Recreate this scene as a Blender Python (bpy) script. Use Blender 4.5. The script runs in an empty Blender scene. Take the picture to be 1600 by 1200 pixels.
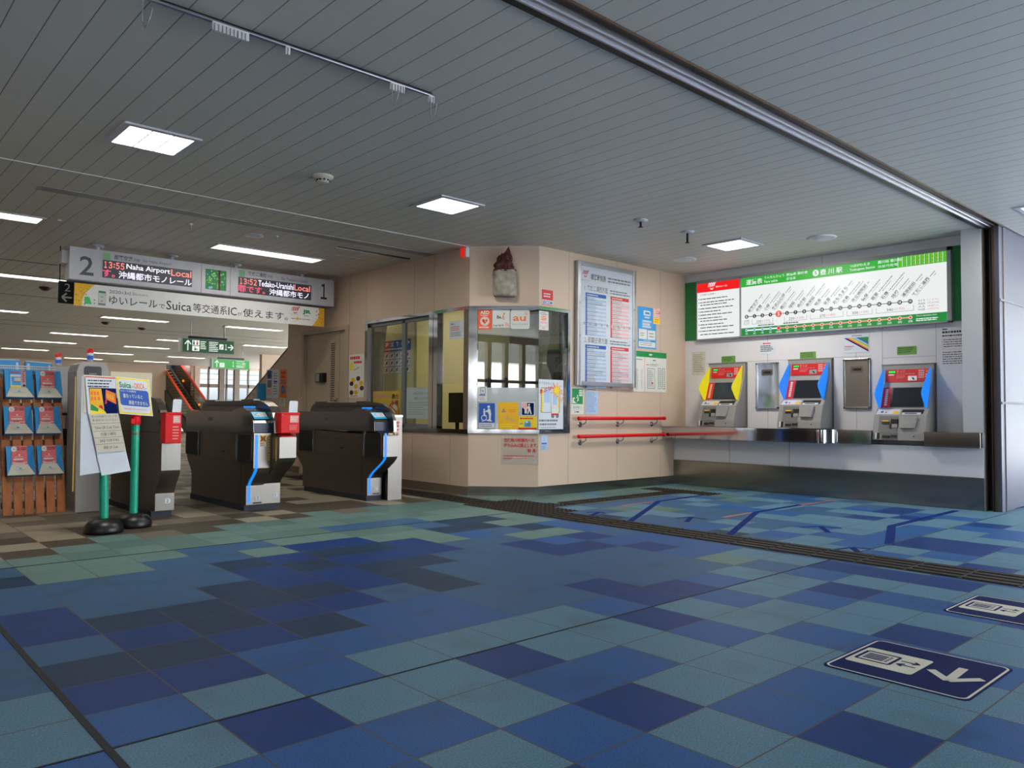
import bpy, math, random
from mathutils import Vector, Matrix
random.seed(7)
SC = bpy.context.scene
COL = SC.collection

# ---------------------------------------------------------------- camera
yaw, pitch, roll = math.radians(47.743), math.radians(2.0186), math.radians(-0.4105)
Fw = Vector((math.cos(pitch)*math.cos(yaw), math.cos(pitch)*math.sin(yaw), math.sin(pitch)))
R0 = Vector((math.sin(yaw), -math.cos(yaw), 0)); D0 = Fw.cross(R0)
Rt = math.cos(roll)*R0 + math.sin(roll)*D0
Dn = -math.sin(roll)*R0 + math.cos(roll)*D0
cam = bpy.data.cameras.new('camera'); cam.sensor_width = 36; cam.lens = 36*1220.147/1600
cam.clip_start = .05; cam.clip_end = 300
CAM = bpy.data.objects.new('camera', cam); COL.objects.link(CAM)
m3 = Matrix((Rt, -Dn, -Fw)).transposed()
CAM.matrix_world = Matrix.Translation((0, 0, 1.0)) @ m3.to_4x4()
SC.camera = CAM

# ---------------------------------------------------------------- world, view
SC.view_settings.view_transform = 'Standard'; SC.view_settings.look = 'None'
SC.view_settings.gamma = 1; SC.view_settings.use_curve_mapping = False
SC.view_settings.exposure = 0.0
SC.cycles.use_denoising = True
SC.cycles.max_bounces = 9; SC.cycles.diffuse_bounces = 5; SC.cycles.glossy_bounces = 4
SC.cycles.transparent_max_bounces = 12; SC.cycles.sample_clamp_indirect = 4
SC.cycles.caustics_reflective = False; SC.cycles.caustics_refractive = False
W = bpy.data.worlds.new('sky'); SC.world = W; W.use_nodes = True
nt = W.node_tree; bg = nt.nodes['Background']
tc = nt.nodes.new('ShaderNodeTexCoord'); sp = nt.nodes.new('ShaderNodeSeparateXYZ'); cr = nt.nodes.new('ShaderNodeValToRGB')
nt.links.new(tc.outputs['Generated'], sp.inputs[0]); nt.links.new(sp.outputs['Z'], cr.inputs[0])
cr.color_ramp.elements[0].position = 0.0; cr.color_ramp.elements[0].color = (.34, .36, .38, 1)
cr.color_ramp.elements[1].position = .04; cr.color_ramp.elements[1].color = (.90, .95, 1.0, 1)
e = cr.color_ramp.elements.new(.6); e.color = (.66, .80, 1.0, 1)
nt.links.new(cr.outputs[0], bg.inputs[0]); bg.inputs[1].default_value = 11.5

sl_ = bpy.data.lights.new('sun', 'SUN'); sl_.energy = 22; sl_.angle = .01; sl_.color = (1, .96, .9)
SUN = bpy.data.objects.new('sun', sl_); SUN.rotation_euler = (math.radians(24), math.radians(30), 0); COL.objects.link(SUN)

def area(name, loc, sx, sy, power, color=(1, 1, 1), rot=(0, 0, 0)):
    l = bpy.data.lights.new(name, 'AREA'); l.shape = 'RECTANGLE'; l.size = sx; l.size_y = sy
    l.energy = power; l.color = color
    o = bpy.data.objects.new(name, l); o.location = loc; o.rotation_euler = rot; COL.objects.link(o)
    return o

# ---------------------------------------------------------------- materials
def lin(h):
    if isinstance(h, str):
        v = [int(h[i:i+2], 16)/255 for i in (0, 2, 4)]
    else: v = [c/255 for c in h]
    return [c/12.92 if c <= .04045 else ((c+.055)/1.055)**2.4 for c in v]
MATS = {}
def mat(name, col, rough=.5, metal=0, var=.06, vs=12, bump=0, bs=200, spec=.5, emit=0, ecol=None, stretch=None, coat=0, nolight=False):
    m = bpy.data.materials.new(name); m.use_nodes = True; MATS[name] = m
    n = m.node_tree.nodes; L = m.node_tree.links; b = n['Principled BSDF']
    c = lin(col)
    b.inputs['Roughness'].default_value = rough; b.inputs['Metallic'].default_value = metal
    b.inputs['Specular IOR Level'].default_value = spec
    if coat: b.inputs['Coat Weight'].default_value = coat; b.inputs['Coat Roughness'].default_value = .08
    b.inputs['Base Color'].default_value = (*c, 1)
    tcn = n.new('ShaderNodeTexCoord'); vec = tcn.outputs['Object']
    if stretch:
        mp = n.new('ShaderNodeMapping'); mp.inputs['Scale'].default_value = stretch; L.new(vec, mp.inputs[0]); vec = mp.outputs[0]
    if var:
        nz = n.new('ShaderNodeTexNoise'); nz.inputs['Scale'].default_value = vs; nz.inputs['Detail'].default_value = 4
        L.new(vec, nz.inputs['Vector'])
        mr = n.new('ShaderNodeMapRange'); mr.inputs['From Min'].default_value = .3; mr.inputs['From Max'].default_value = .7
        mr.inputs['To Min'].default_value = 1-var; mr.inputs['To Max'].default_value = 1+var
        L.new(nz.outputs['Fac'], mr.inputs['Value'])
        mx = n.new('ShaderNodeVectorMath'); mx.operation = 'SCALE'; mx.inputs[0].default_value = c
        L.new(mr.outputs[0], mx.inputs['Scale']); L.new(mx.outputs[0], b.inputs['Base Color'])
    if bump:
        nb = n.new('ShaderNodeTexNoise'); nb.inputs['Scale'].default_value = bs; nb.inputs['Detail'].default_value = 3
        L.new(vec, nb.inputs['Vector']); bp = n.new('ShaderNodeBump'); bp.inputs['Strength'].default_value = bump
        bp.inputs['Distance'].default_value = .002
        L.new(nb.outputs['Fac'], bp.inputs['Height']); L.new(bp.outputs[0], b.inputs['Normal'])
    if emit:
        b.inputs['Emission Color'].default_value = (*(lin(ecol) if ecol else c), 1); b.inputs['Emission Strength'].default_value = emit
        if nolight: m.cycles.emission_sampling = 'NONE'
    return m
def glass(name, tint=(1, 1, 1), refl=1.45, rough=0.0, op=0):
    m = bpy.data.materials.new(name); m.use_nodes = True; MATS[name] = m
    n = m.node_tree.nodes; L = m.node_tree.links; n.clear()
    o = n.new('ShaderNodeOutputMaterial'); t = n.new('ShaderNodeBsdfTransparent'); g = n.new('ShaderNodeBsdfGlossy'); lw = n.new('ShaderNodeNewGeometry'); x = n.new('ShaderNodeMixShader')
    t.inputs[0].default_value = (*tint, 1); g.inputs['Roughness'].default_value = rough; 
    f0 = ((refl-1)/(refl+1))**2
    dt = n.new('ShaderNodeVectorMath'); dt.operation = 'DOT_PRODUCT'; L.new(lw.outputs['Incoming'], dt.inputs[0]); L.new(lw.outputs['Normal'], dt.inputs[1])
    prev = dt.outputs['Value']
    for om, k in (('ABSOLUTE', None), ('SUBTRACT', 1), ('POWER', 5), ('MULTIPLY_ADD', 1-f0)):
        q = n.new('ShaderNodeMath'); q.operation = om
        if om == 'SUBTRACT': q.inputs[0].default_value = 1; L.new(prev, q.inputs[1])
        else:
            L.new(prev, q.inputs[0])
            if k is not None: q.inputs[1].default_value = k
            if om == 'MULTIPLY_ADD': q.inputs[2].default_value = f0
        prev = q.outputs[0]
    nz = n.new('ShaderNodeTexNoise'); nz.inputs['Scale'].default_value = .8; bp = n.new('ShaderNodeBump'); bp.inputs['Strength'].default_value = .05; bp.inputs['Distance'].default_value = .01
    L.new(nz.outputs['Fac'], bp.inputs['Height']); L.new(bp.outputs[0], g.inputs['Normal'])
    L.new(prev, x.inputs[0]); L.new(t.outputs[0], x.inputs[1]); L.new(g.outputs[0], x.inputs[2])
    sh = x.outputs[0]
    if op:
        d = n.new('ShaderNodeBsdfDiffuse'); d.inputs[0].default_value = (.8, .85, .85, 1); y = n.new('ShaderNodeMixShader'); y.inputs[0].default_value = op
        L.new(sh, y.inputs[1]); L.new(d.outputs[0], y.inputs[2]); sh = y.outputs[0]
    L.new(sh, o.inputs[0]); return m

# floor tiles: one material per glaze colour, the joint grid sits in the shader
TP, TX, TY = .3230, 1.0140, 2.5150
def tile(name, col, dirt=.5):
    m = mat(name, col, rough=.6, var=0, spec=.1)
    n = m.node_tree.nodes; L = m.node_tree.links; b = n['Principled BSDF']; c = lin(col)
    g = n.new('ShaderNodeNewGeometry'); s = n.new('ShaderNodeSeparateXYZ'); L.new(g.outputs['Position'], s.inputs[0])
    def M(op, a, bb=None):
        q = n.new('ShaderNodeMath'); q.operation = op
        for i, v in enumerate((a, bb)):
            if v is None: continue
            if isinstance(v, (int, float)): q.inputs[i].default_value = v
            else: L.new(v, q.inputs[i])
        return q.outputs[0]
    ds = []
    for ax, o in (('X', TX), ('Y', TY)):
        f = M('FRACT', M('DIVIDE', M('SUBTRACT', s.outputs[ax], o-50*TP), TP))
        ds.append(M('ABSOLUTE', M('SUBTRACT', f, .5)))
    grout = M('GREATER_THAN', M('MAXIMUM', ds[0], ds[1]), .5-.0085)
    fine = n.new('ShaderNodeTexNoise'); fine.inputs['Scale'].default_value = 150; fine.inputs['Detail'].default_value = 2; L.new(g.outputs['Position'], fine.inputs['Vector'])
    big = n.new('ShaderNodeTexNoise'); big.inputs['Scale'].default_value = 2.6; big.inputs['Detail'].default_value = 5; L.new(g.outputs['Position'], big.inputs['Vector'])
    mr = n.new('ShaderNodeMapRange'); mr.inputs['From Min'].default_value = .3; mr.inputs['From Max'].default_value = .7; mr.inputs['To Min'].default_value = .68; mr.inputs['To Max'].default_value = 1.26
    L.new(fine.outputs['Fac'], mr.inputs['Value'])
    vm = n.new('ShaderNodeVectorMath'); vm.operation = 'SCALE'; vm.inputs[0].default_value = c; L.new(mr.outputs[0], vm.inputs['Scale'])
    mk = n.new('ShaderNodeMapRange'); mk.inputs['From Min'].default_value = .54; mk.inputs['From Max'].default_value = .75; mk.inputs['To Min'].default_value = 0; mk.inputs['To Max'].default_value = dirt
    L.new(big.outputs['Fac'], mk.inputs['Value'])
    m1 = n.new('ShaderNodeMix'); m1.data_type = 'RGBA'; L.new(mk.outputs[0], m1.inputs['Factor']); L.new(vm.outputs[0], m1.inputs['A']); m1.inputs['B'].default_value = (c[0]*.6, c[1]*.52, c[2]*.42, 1)
    m2 = n.new('ShaderNodeMix'); m2.data_type = 'RGBA'; L.new(grout, m2.inputs['Factor']); L.new(m1.outputs['Result'], m2.inputs['A']); m2.inputs['B'].default_value = (*lin('51493f'), 1)
    L.new(m2.outputs['Result'], b.inputs['Base Color'])
    bp = n.new('ShaderNodeBump'); bp.inputs['Strength'].default_value = .35; bp.inputs['Distance'].default_value = .0015
    L.new(M('SUBTRACT', fine.outputs['Fac'], M('MULTIPLY', grout, 1.5)), bp.inputs['Height']); L.new(bp.outputs[0], b.inputs['Normal'])
    rr = n.new('ShaderNodeMapRange'); rr.inputs['To Min'].default_value = .42; rr.inputs['To Max'].default_value = .6; L.new(fine.outputs['Fac'], rr.inputs['Value']); L.new(rr.outputs[0], b.inputs['Roughness'])
    return m
for k, c in dict(tB='063573', tM='25558e', tT='547a90', tN='123453', tS='33597e', tG='5f7b78', tL='8f8675', tD='4c453b', tE='6b6458', tK='526f6c').items(): tile(k, c)

def linegrid(name, col, line, pitch, phase, axis, w, rough=.45, spec=.4, var=.05):
    """painted metal panels with dark joints every pitch metres along one world axis"""
    m = mat(name, col, rough=rough, var=0, spec=spec); n = m.node_tree.nodes; L = m.node_tree.links; b = n['Principled BSDF']
    g = n.new('ShaderNodeNewGeometry'); s = n.new('ShaderNodeSeparateXYZ'); L.new(g.outputs['Position'], s.inputs[0])
    a = n.new('ShaderNodeMath'); a.operation = 'ADD'; a.inputs[1].default_value = 50*pitch-phase; L.new(s.outputs[axis], a.inputs[0])
    d = n.new('ShaderNodeMath'); d.operation = 'DIVIDE'; d.inputs[1].default_value = pitch; L.new(a.outputs[0], d.inputs[0])
    f = n.new('ShaderNodeMath'); f.operation = 'FRACT'; L.new(d.outputs[0], f.inputs[0])
    t = n.new('ShaderNodeMath'); t.operation = 'LESS_THAN'; t.inputs[1].default_value = w/pitch; L.new(f.outputs[0], t.inputs[0])
    nz = n.new('ShaderNodeTexNoise'); nz.inputs['Scale'].default_value = 1.3; nz.inputs['Detail'].default_value = 4; L.new(g.outputs['Position'], nz.inputs['Vector'])
    mr = n.new('ShaderNodeMapRange'); mr.inputs['To Min'].default_value = 1-var; mr.inputs['To Max'].default_value = 1+var; L.new(nz.outputs['Fac'], mr.inputs['Value'])
    vm = n.new('ShaderNodeVectorMath'); vm.operation = 'SCALE'; vm.inputs[0].default_value = lin(col); L.new(mr.outputs[0], vm.inputs['Scale'])
    mx = n.new('ShaderNodeMix'); mx.data_type = 'RGBA'; L.new(t.outputs[0], mx.inputs['Factor']); L.new(vm.outputs[0], mx.inputs['A']); mx.inputs['B'].default_value = (*lin(line), 1)
    L.new(mx.outputs['Result'], b.inputs['Base Color'])
    bp = n.new('ShaderNodeBump'); bp.invert = True; bp.inputs['Strength'].default_value = .6; bp.inputs['Distance'].default_value = .004; L.new(t.outputs[0], bp.inputs['Height']); L.new(bp.outputs[0], b.inputs['Normal'])
    return m
linegrid('ceil_panel', 'd3cec3', '75746d', .1635, .704, 'X', .006)
mat('beige', 'cbb4a0', .5, var=.03, vs=2, spec=.35); mat('beige_dark', 'b39f86', .5, var=.03, vs=2)
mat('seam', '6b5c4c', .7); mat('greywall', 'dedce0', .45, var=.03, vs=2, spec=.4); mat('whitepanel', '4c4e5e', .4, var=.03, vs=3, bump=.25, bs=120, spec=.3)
mat('pillarwhite', 'c3c7cb', .4, var=.03, vs=2); mat('steel', 'b9bbbf', .08, 1, var=.06, vs=3, bump=.02, bs=4)
mat('steel_kick', '96958f', .2, 1, var=.18, vs=1.6, bump=.12, bs=3, stretch=(1, .4, 3))
mat('brushed', '807b75', .36, 1, var=.06, vs=6, stretch=(40, 40, 1), bump=.03, bs=60); mat('brushed_warm', '9c958c', .33, 1, var=.06, vs=6, stretch=(40, 40, 1))
mat('gate_side', '6f675c', .38, .9, var=.07, vs=5, stretch=(30, 1, 30)); mat('gate_hood', '353537', .16, .15, var=.04, coat=.6); mat('gate_dark', '232326', .28, coat=.3)
mat('navy', '1c2a4a', .4); mat('plinth', '1d2030', .6); mat('black', '0b0b0d', .35); mat('matblack', '101012', .75); mat('rubber', '0d0d0f', .38, bump=.05, bs=40)
mat('white', 'e6e6e4', .5, var=.02); mat('paper', 'dcdcd6', .7, var=.03); mat('paper_cool', 'd6dce6', .7, var=.03); mat('offwhite', 'cfc9b8', .7); mat('ink', '23252a', .7); mat('ink_grey', '73767a', .7); mat('ink_lt', 'a9abad', .7)
mat('red', 'd3151c', .35); mat('redink', 'd0202a', .6); mat('pinkink', 'e39a96', .7); mat('bright_red', 'd60d18', .5, spec=.3); mat('orange', 'ea7320', .5); mat('orange_bright', 'f0501e', .5)
mat('green', '0d8a4a', .5); mat('green_board', '1f7a3c', .5, var=.05); mat('green_label', '6b9a44', .6); mat('ltgreen', '8fc08d', .5); mat('blue', '1d55b0', .5); mat('skyblue', '3399dd', .5); mat('cyan', '25a5d8', .5); mat('yellow', 'f0d31c', .5); mat('yellowo', 'eeb41a', .6)
mat('teal_post', '12a283', .35, var=.05); mat('floor_sign_blue', '0a1b52', .75, spec=.08, var=.05, vs=30); mat('tape_blue', '0b2668', .8, spec=.08, var=.1, vs=20); mat('tape_red', '9a5a50', .6, var=.1)
mat('tactile', '241d18', .65, var=.1, vs=30, spec=.2); mat('tactile_gap', '3d342e', .65, spec=.2); mat('joint', '14161c', .8)
mat('wood', 'a85f28', .55, var=.22, vs=5, stretch=(6, 6, .7), bump=.1, bs=30); mat('wood_dark', '55301a', .6, var=.2, vs=5, stretch=(6, 6, .7))
mat('stone', '9a9184', .85, var=.3, vs=14, bump=.9, bs=26); mat('clay', '4e2117', .6, var=.3, vs=20, bump=.8, bs=45)
mat('metal_grey', '9a9c9e', .45, .3); mat('silver', 'b9bcc2', .3, .9); mat('dark_metal', '2b2a2e', .35, .8); mat('rail_metal', '8e8d94', .3, .8, var=.1, vs=3); mat('bronze', '5c4a3a', .45, .6, var=.2, vs=6)
mat('machine', '918f8c', .42, var=.03); mat('machine_dk', '6f6e6d', .45); mat('screen', '20262c', .12, coat=.5); mat('casing', 'c6c6cd', .35, var=.03); mat('terminal', '9f9c98', .4, var=.03); mat('banner_white', 'f2f2f2', .6, var=.02); mat('casing_dk', '77777c', .4)
mat('sheen_ink', '55565c', .5); mat('curtain', 'b7ad9b', .9, var=.08); mat('yellow_wall', 'c9c190', .7, var=.03); mat('dim_yellow_wall', '7d7662', .7); mat('office_dark', '3a3833', .7); mat('doorgrey', 'b5a590', .45, var=.02)
mat('ground', 'dedad2', .9, var=.05, vs=.3); mat('concrete', '9b9b98', .8, var=.08); mat('soffit', '8b7a63', .6, var=.04); mat('esc_red', 'e23a17', .4); mat('brown_frame', '6b5b4d', .5); mat('bld', 'd5d3ce', .8); mat('hill', '6f8c80', .9, var=.3)
# light-giving materials: lamps, lit signs, LED text, lit strips
def em(name, col, s, nl=True): return mat(name, '101010', .4, var=0, emit=s, ecol=col, nolight=nl)
em('lamp', 'fffbe8', 5.0); em('lamp_tube', 'fff6d8', 3.0); em('lit_white', 'f2f7f6', .92); em('lit_green', '2fbf35', .8); em('lit_green_dk', '0f9a3c', .75); em('lit_red', 'fa0d12', .95)
em('lit_ink', '4b4d52', .6); em('lit_ink_red', 'e58a86', .8); em('lit_black', '141416', .3); em('lit_orange', 'f4481e', .95); em('lit_sky', '4ab4e6', .9); em('lit_peach', 'f3a58c', .9); em('lit_lime', '7fcf2a', .85); em('lit_olive', 'b5b81e', .8); em('lit_darkgreen', '0b7a30', .7)
em('led_bg', '34323c', .6); em('led_white', 'f1ecff', 1.3); em('led_red', 'ff8676', 1.15); em('led_pink', 'ff4a70', 1.1); em('led_blue', '0a84ff', 1.25, False); em('led_green', '18ff50', 1.2)
em('wing_yellow', 'f6e500', .75); em('wing_blue', '0a86ff', .95); em('sign_green', '0a5a22', .55); em('sign_green_lt', '1aa83a', .95); em('sign_white', 'eef5ee', 1.0)
em('alarm_red', 'ee1512', .75); em('signal_red', 'd3121c', .6); em('signal_blue', '1661d8', .6); em('cream_lit', 'f3ecc9', .55); em('esc_lamp', 'ff8a20', 1.2); em('strip_yellow', 'd8b45a', .7)
glass('glass', (.93, .97, .95), 1.5); glass('glass_mirror', (.6, .64, .62), 3.0); glass('film', (.9, .92, .92), 1.5, .05, .25); glass('vinyl', (.95, .95, .93), 1.5, .08, .06); glass('clear_plastic', (.99, .98, .96), 1.5, .12, .1); glass('frost', (.95, .97, .98), 1.5, .1, .42); glass('clear_glass', (1, 1, 1), 1.45); glass('far_glass', (.3, .31, .32), 1.45); glass('esc_glass', (.5, .48, .42), 1.4)
mat('pinkred', 'e0646a', .5); mat('silverpaper', 'aaa5b0', .5)
mat('paleblue', 'a9c3e6', .6); mat('palepink', 'f0b3b4', .6)
# ---------------------------------------------------------------- builders
WL = {}
def wl(o): return WL.get(o.name, Vector((0, 0, 0)))
def tag(o, label=None, cat=None, group=None, kind=None):
    for k, v in (('label', label), ('category', cat), ('group', group), ('kind', kind)):
        if v: o[k] = v
    return o
def empty(name, loc, label=None, cat=None, group=None):
    o = bpy.data.objects.new(name, None); o.empty_display_size = .1; o.location = loc; COL.objects.link(o); WL[o.name] = Vector(loc)
    return tag(o, label, cat, group)
class Frame:
    def __init__(s, o, u, v):
        s.o = Vector(o); s.u = Vector(u).normalized(); s.v = Vector(v).normalized(); s.n = s.u.cross(s.v)
    def p(s, a, b, d=0): return s.o + s.u*a + s.v*b + s.n*d
    def sub(s, a, b, d=0): return Frame(s.p(a, b, d), s.u, s.v)
TXT = {}
def glyphs(t, bold=0):
    k = (t, bold)
    if k not in TXT:
        c = bpy.data.curves.new('t', 'FONT'); c.body = t; c.size = 1; c.resolution_u = 2; c.offset = bold
        o = bpy.data.objects.new('t', c); me = bpy.data.meshes.new_from_object(o)
        vs = [(v.co.x, v.co.y) for v in me.vertices]; fs = [tuple(p.vertices) for p in me.polygons]
        bpy.data.objects.remove(o); bpy.data.meshes.remove(me); bpy.data.curves.remove(c)
        xs = [v[0] for v in vs] or [0, 1]; ys = [v[1] for v in vs] or [0, 1]
        TXT[k] = (vs, fs, min(xs), max(xs), min(ys), max(ys))
    return TXT[k]
class MB:
    def __init__(s): s.v = []; s.f = []; s.m = []; s.sm = []; s.mats = []
    def mi(s, m):
        if m not in s.mats: s.mats.append(m)
        return s.mats.index(m)
    def add(s, vs, fs, m, smooth=False):
        b = len(s.v); s.v += [Vector(v) for v in vs]; k = s.mi(m)
        for f in fs: s.f.append([b+i for i in f]); s.m.append(k); s.sm.append(smooth)
        return s
    def box(s, x0, y0, z0, x1, y1, z1, m):
        x0, x1 = min(x0, x1), max(x0, x1); y0, y1 = min(y0, y1), max(y0, y1); z0, z1 = min(z0, z1), max(z0, z1)
        return s.add([(x0, y0, z0), (x1, y0, z0), (x1, y1, z0), (x0, y1, z0), (x0, y0, z1), (x1, y0, z1), (x1, y1, z1), (x0, y1, z1)],
                     [(0, 3, 2, 1), (4, 5, 6, 7), (0, 1, 5, 4), (1, 2, 6, 5), (2, 3, 7, 6), (3, 0, 4, 7)], m)
    def fbox(s, F, a0, b0, d0, a1, b1, d1, m):
        a0, a1 = min(a0, a1), max(a0, a1); b0, b1 = min(b0, b1), max(b0, b1); d0, d1 = min(d0, d1), max(d0, d1)
        vs = [F.p(a, b, d) for d in (d0, d1) for a, b in ((a0, b0), (a1, b0), (a1, b1), (a0, b1))]
        return s.add(vs, [(0, 3, 2, 1), (4, 5, 6, 7), (0, 1, 5, 4), (1, 2, 6, 5), (2, 3, 7, 6), (3, 0, 4, 7)], m)
    def prism(s, F, poly, d0, d1, m, smooth=False, cap=None):
        n = len(poly); ar = sum(poly[i][0]*poly[(i+1) % n][1]-poly[(i+1) % n][0]*poly[i][1] for i in range(n))
        if ar < 0: poly = poly[::-1]
        if d1 < d0: d0, d1 = d1, d0
        vs = [F.p(a, b, d0) for a, b in poly] + [F.p(a, b, d1) for a, b in poly]
        s.add(vs, [(i, (i+1) % n, n+(i+1) % n, n+i) for i in range(n)], m, smooth)
        s.add([F.p(a, b, d1) for a, b in poly], [tuple(range(n))], cap or m); s.add([F.p(a, b, d0) for a, b in poly], [tuple(range(n))[::-1]], cap or m)
        return s
    def poly(s, F, pts, d, m):
        n = len(pts); ar = sum(pts[i][0]*pts[(i+1) % n][1]-pts[(i+1) % n][0]*pts[i][1] for i in range(n))
        if ar < 0: pts = pts[::-1]
        return s.add([F.p(a, b, d) for a, b in pts], [tuple(range(n))], m)
    def rect(s, F, a0, b0, a1, b1, d, m): return s.poly(F, [(a0, b0), (a1, b0), (a1, b1), (a0, b1)], d, m)
    def disc(s, F, a, b, r, d, m, n=20, ry=None):
        ry = ry or r
        return s.poly(F, [(a+r*math.cos(i*2*math.pi/n), b+ry*math.sin(i*2*math.pi/n)) for i in range(n)], d, m)
    def stroke(s, F, pts, w, d, m):
        for (a0, b0), (a1, b1) in zip(pts, pts[1:]):
            l = math.hypot(a1-a0, b1-b0) or 1; x, y = -(b1-b0)/l*w/2, (a1-a0)/l*w/2
            s.poly(F, [(a0+x, b0+y), (a0-x, b0-y), (a1-x, b1-y), (a1+x, b1+y)], d, m)
        return s
    def text(s, F, t, a, b, h, d, m, w=None, anchor='l', bold=0.0, ang=0):
        """text whose glyph box is h high (and w wide when given) with its lower left at a, b"""
        vs, fs, x0, x1, y0, y1 = glyphs(t, bold); sy = h/max(y1-y0, 1e-6); sx = w/max(x1-x0, 1e-6) if w else sy
        W_ = (x1-x0)*sx; off = {'l': 0, 'c': -W_/2, 'r': -W_}[anchor]; ca, sa = math.cos(ang), math.sin(ang); o = []
        for x, y in vs:
            X, Y = (x-x0)*sx+off, (y-y0)*sy; o.append(F.p(a+X*ca-Y*sa, b+X*sa+Y*ca, d))
        s.add(o, fs, m); return s
    def dashes(s, F, a0, b0, a1, b1, n, d, m, fill=.45, seg=3):
        """rows of small print, too small in the photograph to be read"""
        h = (b1-b0)/n
        for i in range(n):
            y = b1-(i+.5)*h; x = a0; end = a0+(a1-a0)*random.uniform(.72, 1)
            while x < end-1e-4:
                l = (a1-a0)*random.uniform(.12, .5)/seg*1.5; x2 = min(x+l, end)
                s.rect(F, x, y-h*fill/2, x2, y+h*fill/2, d, m); x = x2+(a1-a0)*.02
        return s
    def tube(s, pts, r, m, n=12, caps=True):
        pts = [Vector(p) for p in pts]; rings = []
        for i, p in enumerate(pts):
            t = (pts[min(i+1, len(pts)-1)]-pts[max(i-1, 0)]).normalized()
            up = Vector((0, 0, 1)) if abs(t.z) < .9 else Vector((1, 0, 0)); x = t.cross(up).normalized(); y = t.cross(x); rr = r[i] if isinstance(r, (list, tuple)) else r
            rings.append([p+(x*math.cos(k*2*math.pi/n)+y*math.sin(k*2*math.pi/n))*rr for k in range(n)])
        vs = [v for g in rings for v in g]; fs = []
        for i in range(len(pts)-1):
            for k in range(n): fs.append((i*n+k, (i+1)*n+k, (i+1)*n+(k+1) % n, i*n+(k+1) % n))
        s.add(vs, [f[::-1] for f in fs], m, True)
        if caps:
            s.add(rings[0], [tuple(range(n))], m); s.add(rings[-1], [tuple(range(n))[::-1]], m)
        return s
    def lathe(s, o, prof, m, n=28, ax=None):
        """profile of (radius, height) about a vertical axis at o"""
        o = Vector(o); vs = []; fs = []
        for r, h in prof:
            for k in range(n): vs.append(o+Vector((r*math.cos(k*2*math.pi/n), r*math.sin(k*2*math.pi/n), h)))
        for i in range(len(prof)-1):
            for k in range(n): fs.append((i*n+k, i*n+(k+1) % n, (i+1)*n+(k+1) % n, (i+1)*n+k))
        s.add(vs, fs, m, True); return s
    def build(s, name, parent=None, label=None, cat=None, group=None, kind=None, bevel=0, origin=None):
        if origin is None:
            if parent is not None: origin = wl(parent)
            else:
                xs = [v.x for v in s.v]; ys = [v.y for v in s.v]; zs = [v.z for v in s.v]
                origin = Vector(((min(xs)+max(xs))/2, (min(ys)+max(ys))/2, min(zs)))
        origin = Vector(origin); me = bpy.data.meshes.new(name)
        me.from_pydata([v-origin for v in s.v], [], s.f); me.polygons.foreach_set('material_index', s.m); me.polygons.foreach_set('use_smooth', s.sm)
        for k in s.mats: me.materials.append(MATS[k])
        me.update()
        o = bpy.data.objects.new(name, me); COL.objects.link(o); WL[o.name] = origin
        if parent is not None: o.parent = parent; o.location = origin-wl(parent)
        else: o.location = origin
        if bevel:
            b = o.modifiers.new('bevel', 'BEVEL'); b.width = bevel; b.segments = 2; b.limit_method = 'ANGLE'; b.angle_limit = math.radians(40)
        return tag(o, label, cat, group, kind)
def children(o): return [c for c in bpy.data.objects if c.parent == o]
def copy_tree(o, loc=None, parent=None):
    c = o.copy(); COL.objects.link(c); c.parent = parent
    if loc is not None: c.location = loc
    WL[c.name] = Vector(c.location) + (wl(parent) if parent else Vector((0, 0, 0)))
    for ch in children(o): copy_tree(ch, None, c)
    return c
def rr(a0, b0, a1, b1, r, n=4):
    out = []
    for cx, cy, s in ((a1-r, b1-r, 0), (a0+r, b1-r, 90), (a0+r, b0+r, 180), (a1-r, b0+r, 270)):
        for i in range(n+1): t = math.radians(s+90*i/n); out.append((cx+r*math.cos(t), cy+r*math.sin(t)))
    return out
ZV = (0, 0, 1)
YT = 6.645; XW = 9.42; XO = 5.89; CZ = 2.982
FN = Frame((0, YT, 0), (1, 0, 0), ZV)            # timetable wall, a = x
FE = Frame((XW, 0, 0), (0, -1, 0), ZV)           # ticket wall, a = -y
FO = Frame((XO, 0, 0), (0, -1, 0), ZV)           # office side wall, a = -y
CA = Vector((5.89, 7.25, 0)); CB = Vector((6.465, YT, 0)); CL = (CB-CA).length
FC = Frame(CA, CB-CA, ZV)                        # chamfered corner, a along it
FF = Frame((0, 0, 0), (1, 0, 0), (0, 1, 0))      # floor
FU = Frame((0, 0, CZ), (1, 0, 0), (0, -1, 0))    # ceiling seen from below, a = x, b = -y
def sheet(name, F, a0, b0, a1, b1, m, label, cat, group=None, t=.003, off=.001, r=0):
    """a thin poster, sticker or plate; returns its builder and drawing frame (front face at d = 0)"""
    mb = MB()
    if r: mb.prism(F, rr(a0, b0, a1, b1, r), off, off+t, m)
    else: mb.fbox(F, a0, b0, off, a1, b1, off+t, m)
    mb.meta = (name, label, cat, group); G = F.sub(a0, b0, off+t+.0004); G.w = a1-a0; G.h = b1-b0
    return mb, G
def fin(mb, **k): n, l, c, g = mb.meta; return mb.build(n, label=l, cat=c, group=g, **k)
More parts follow.
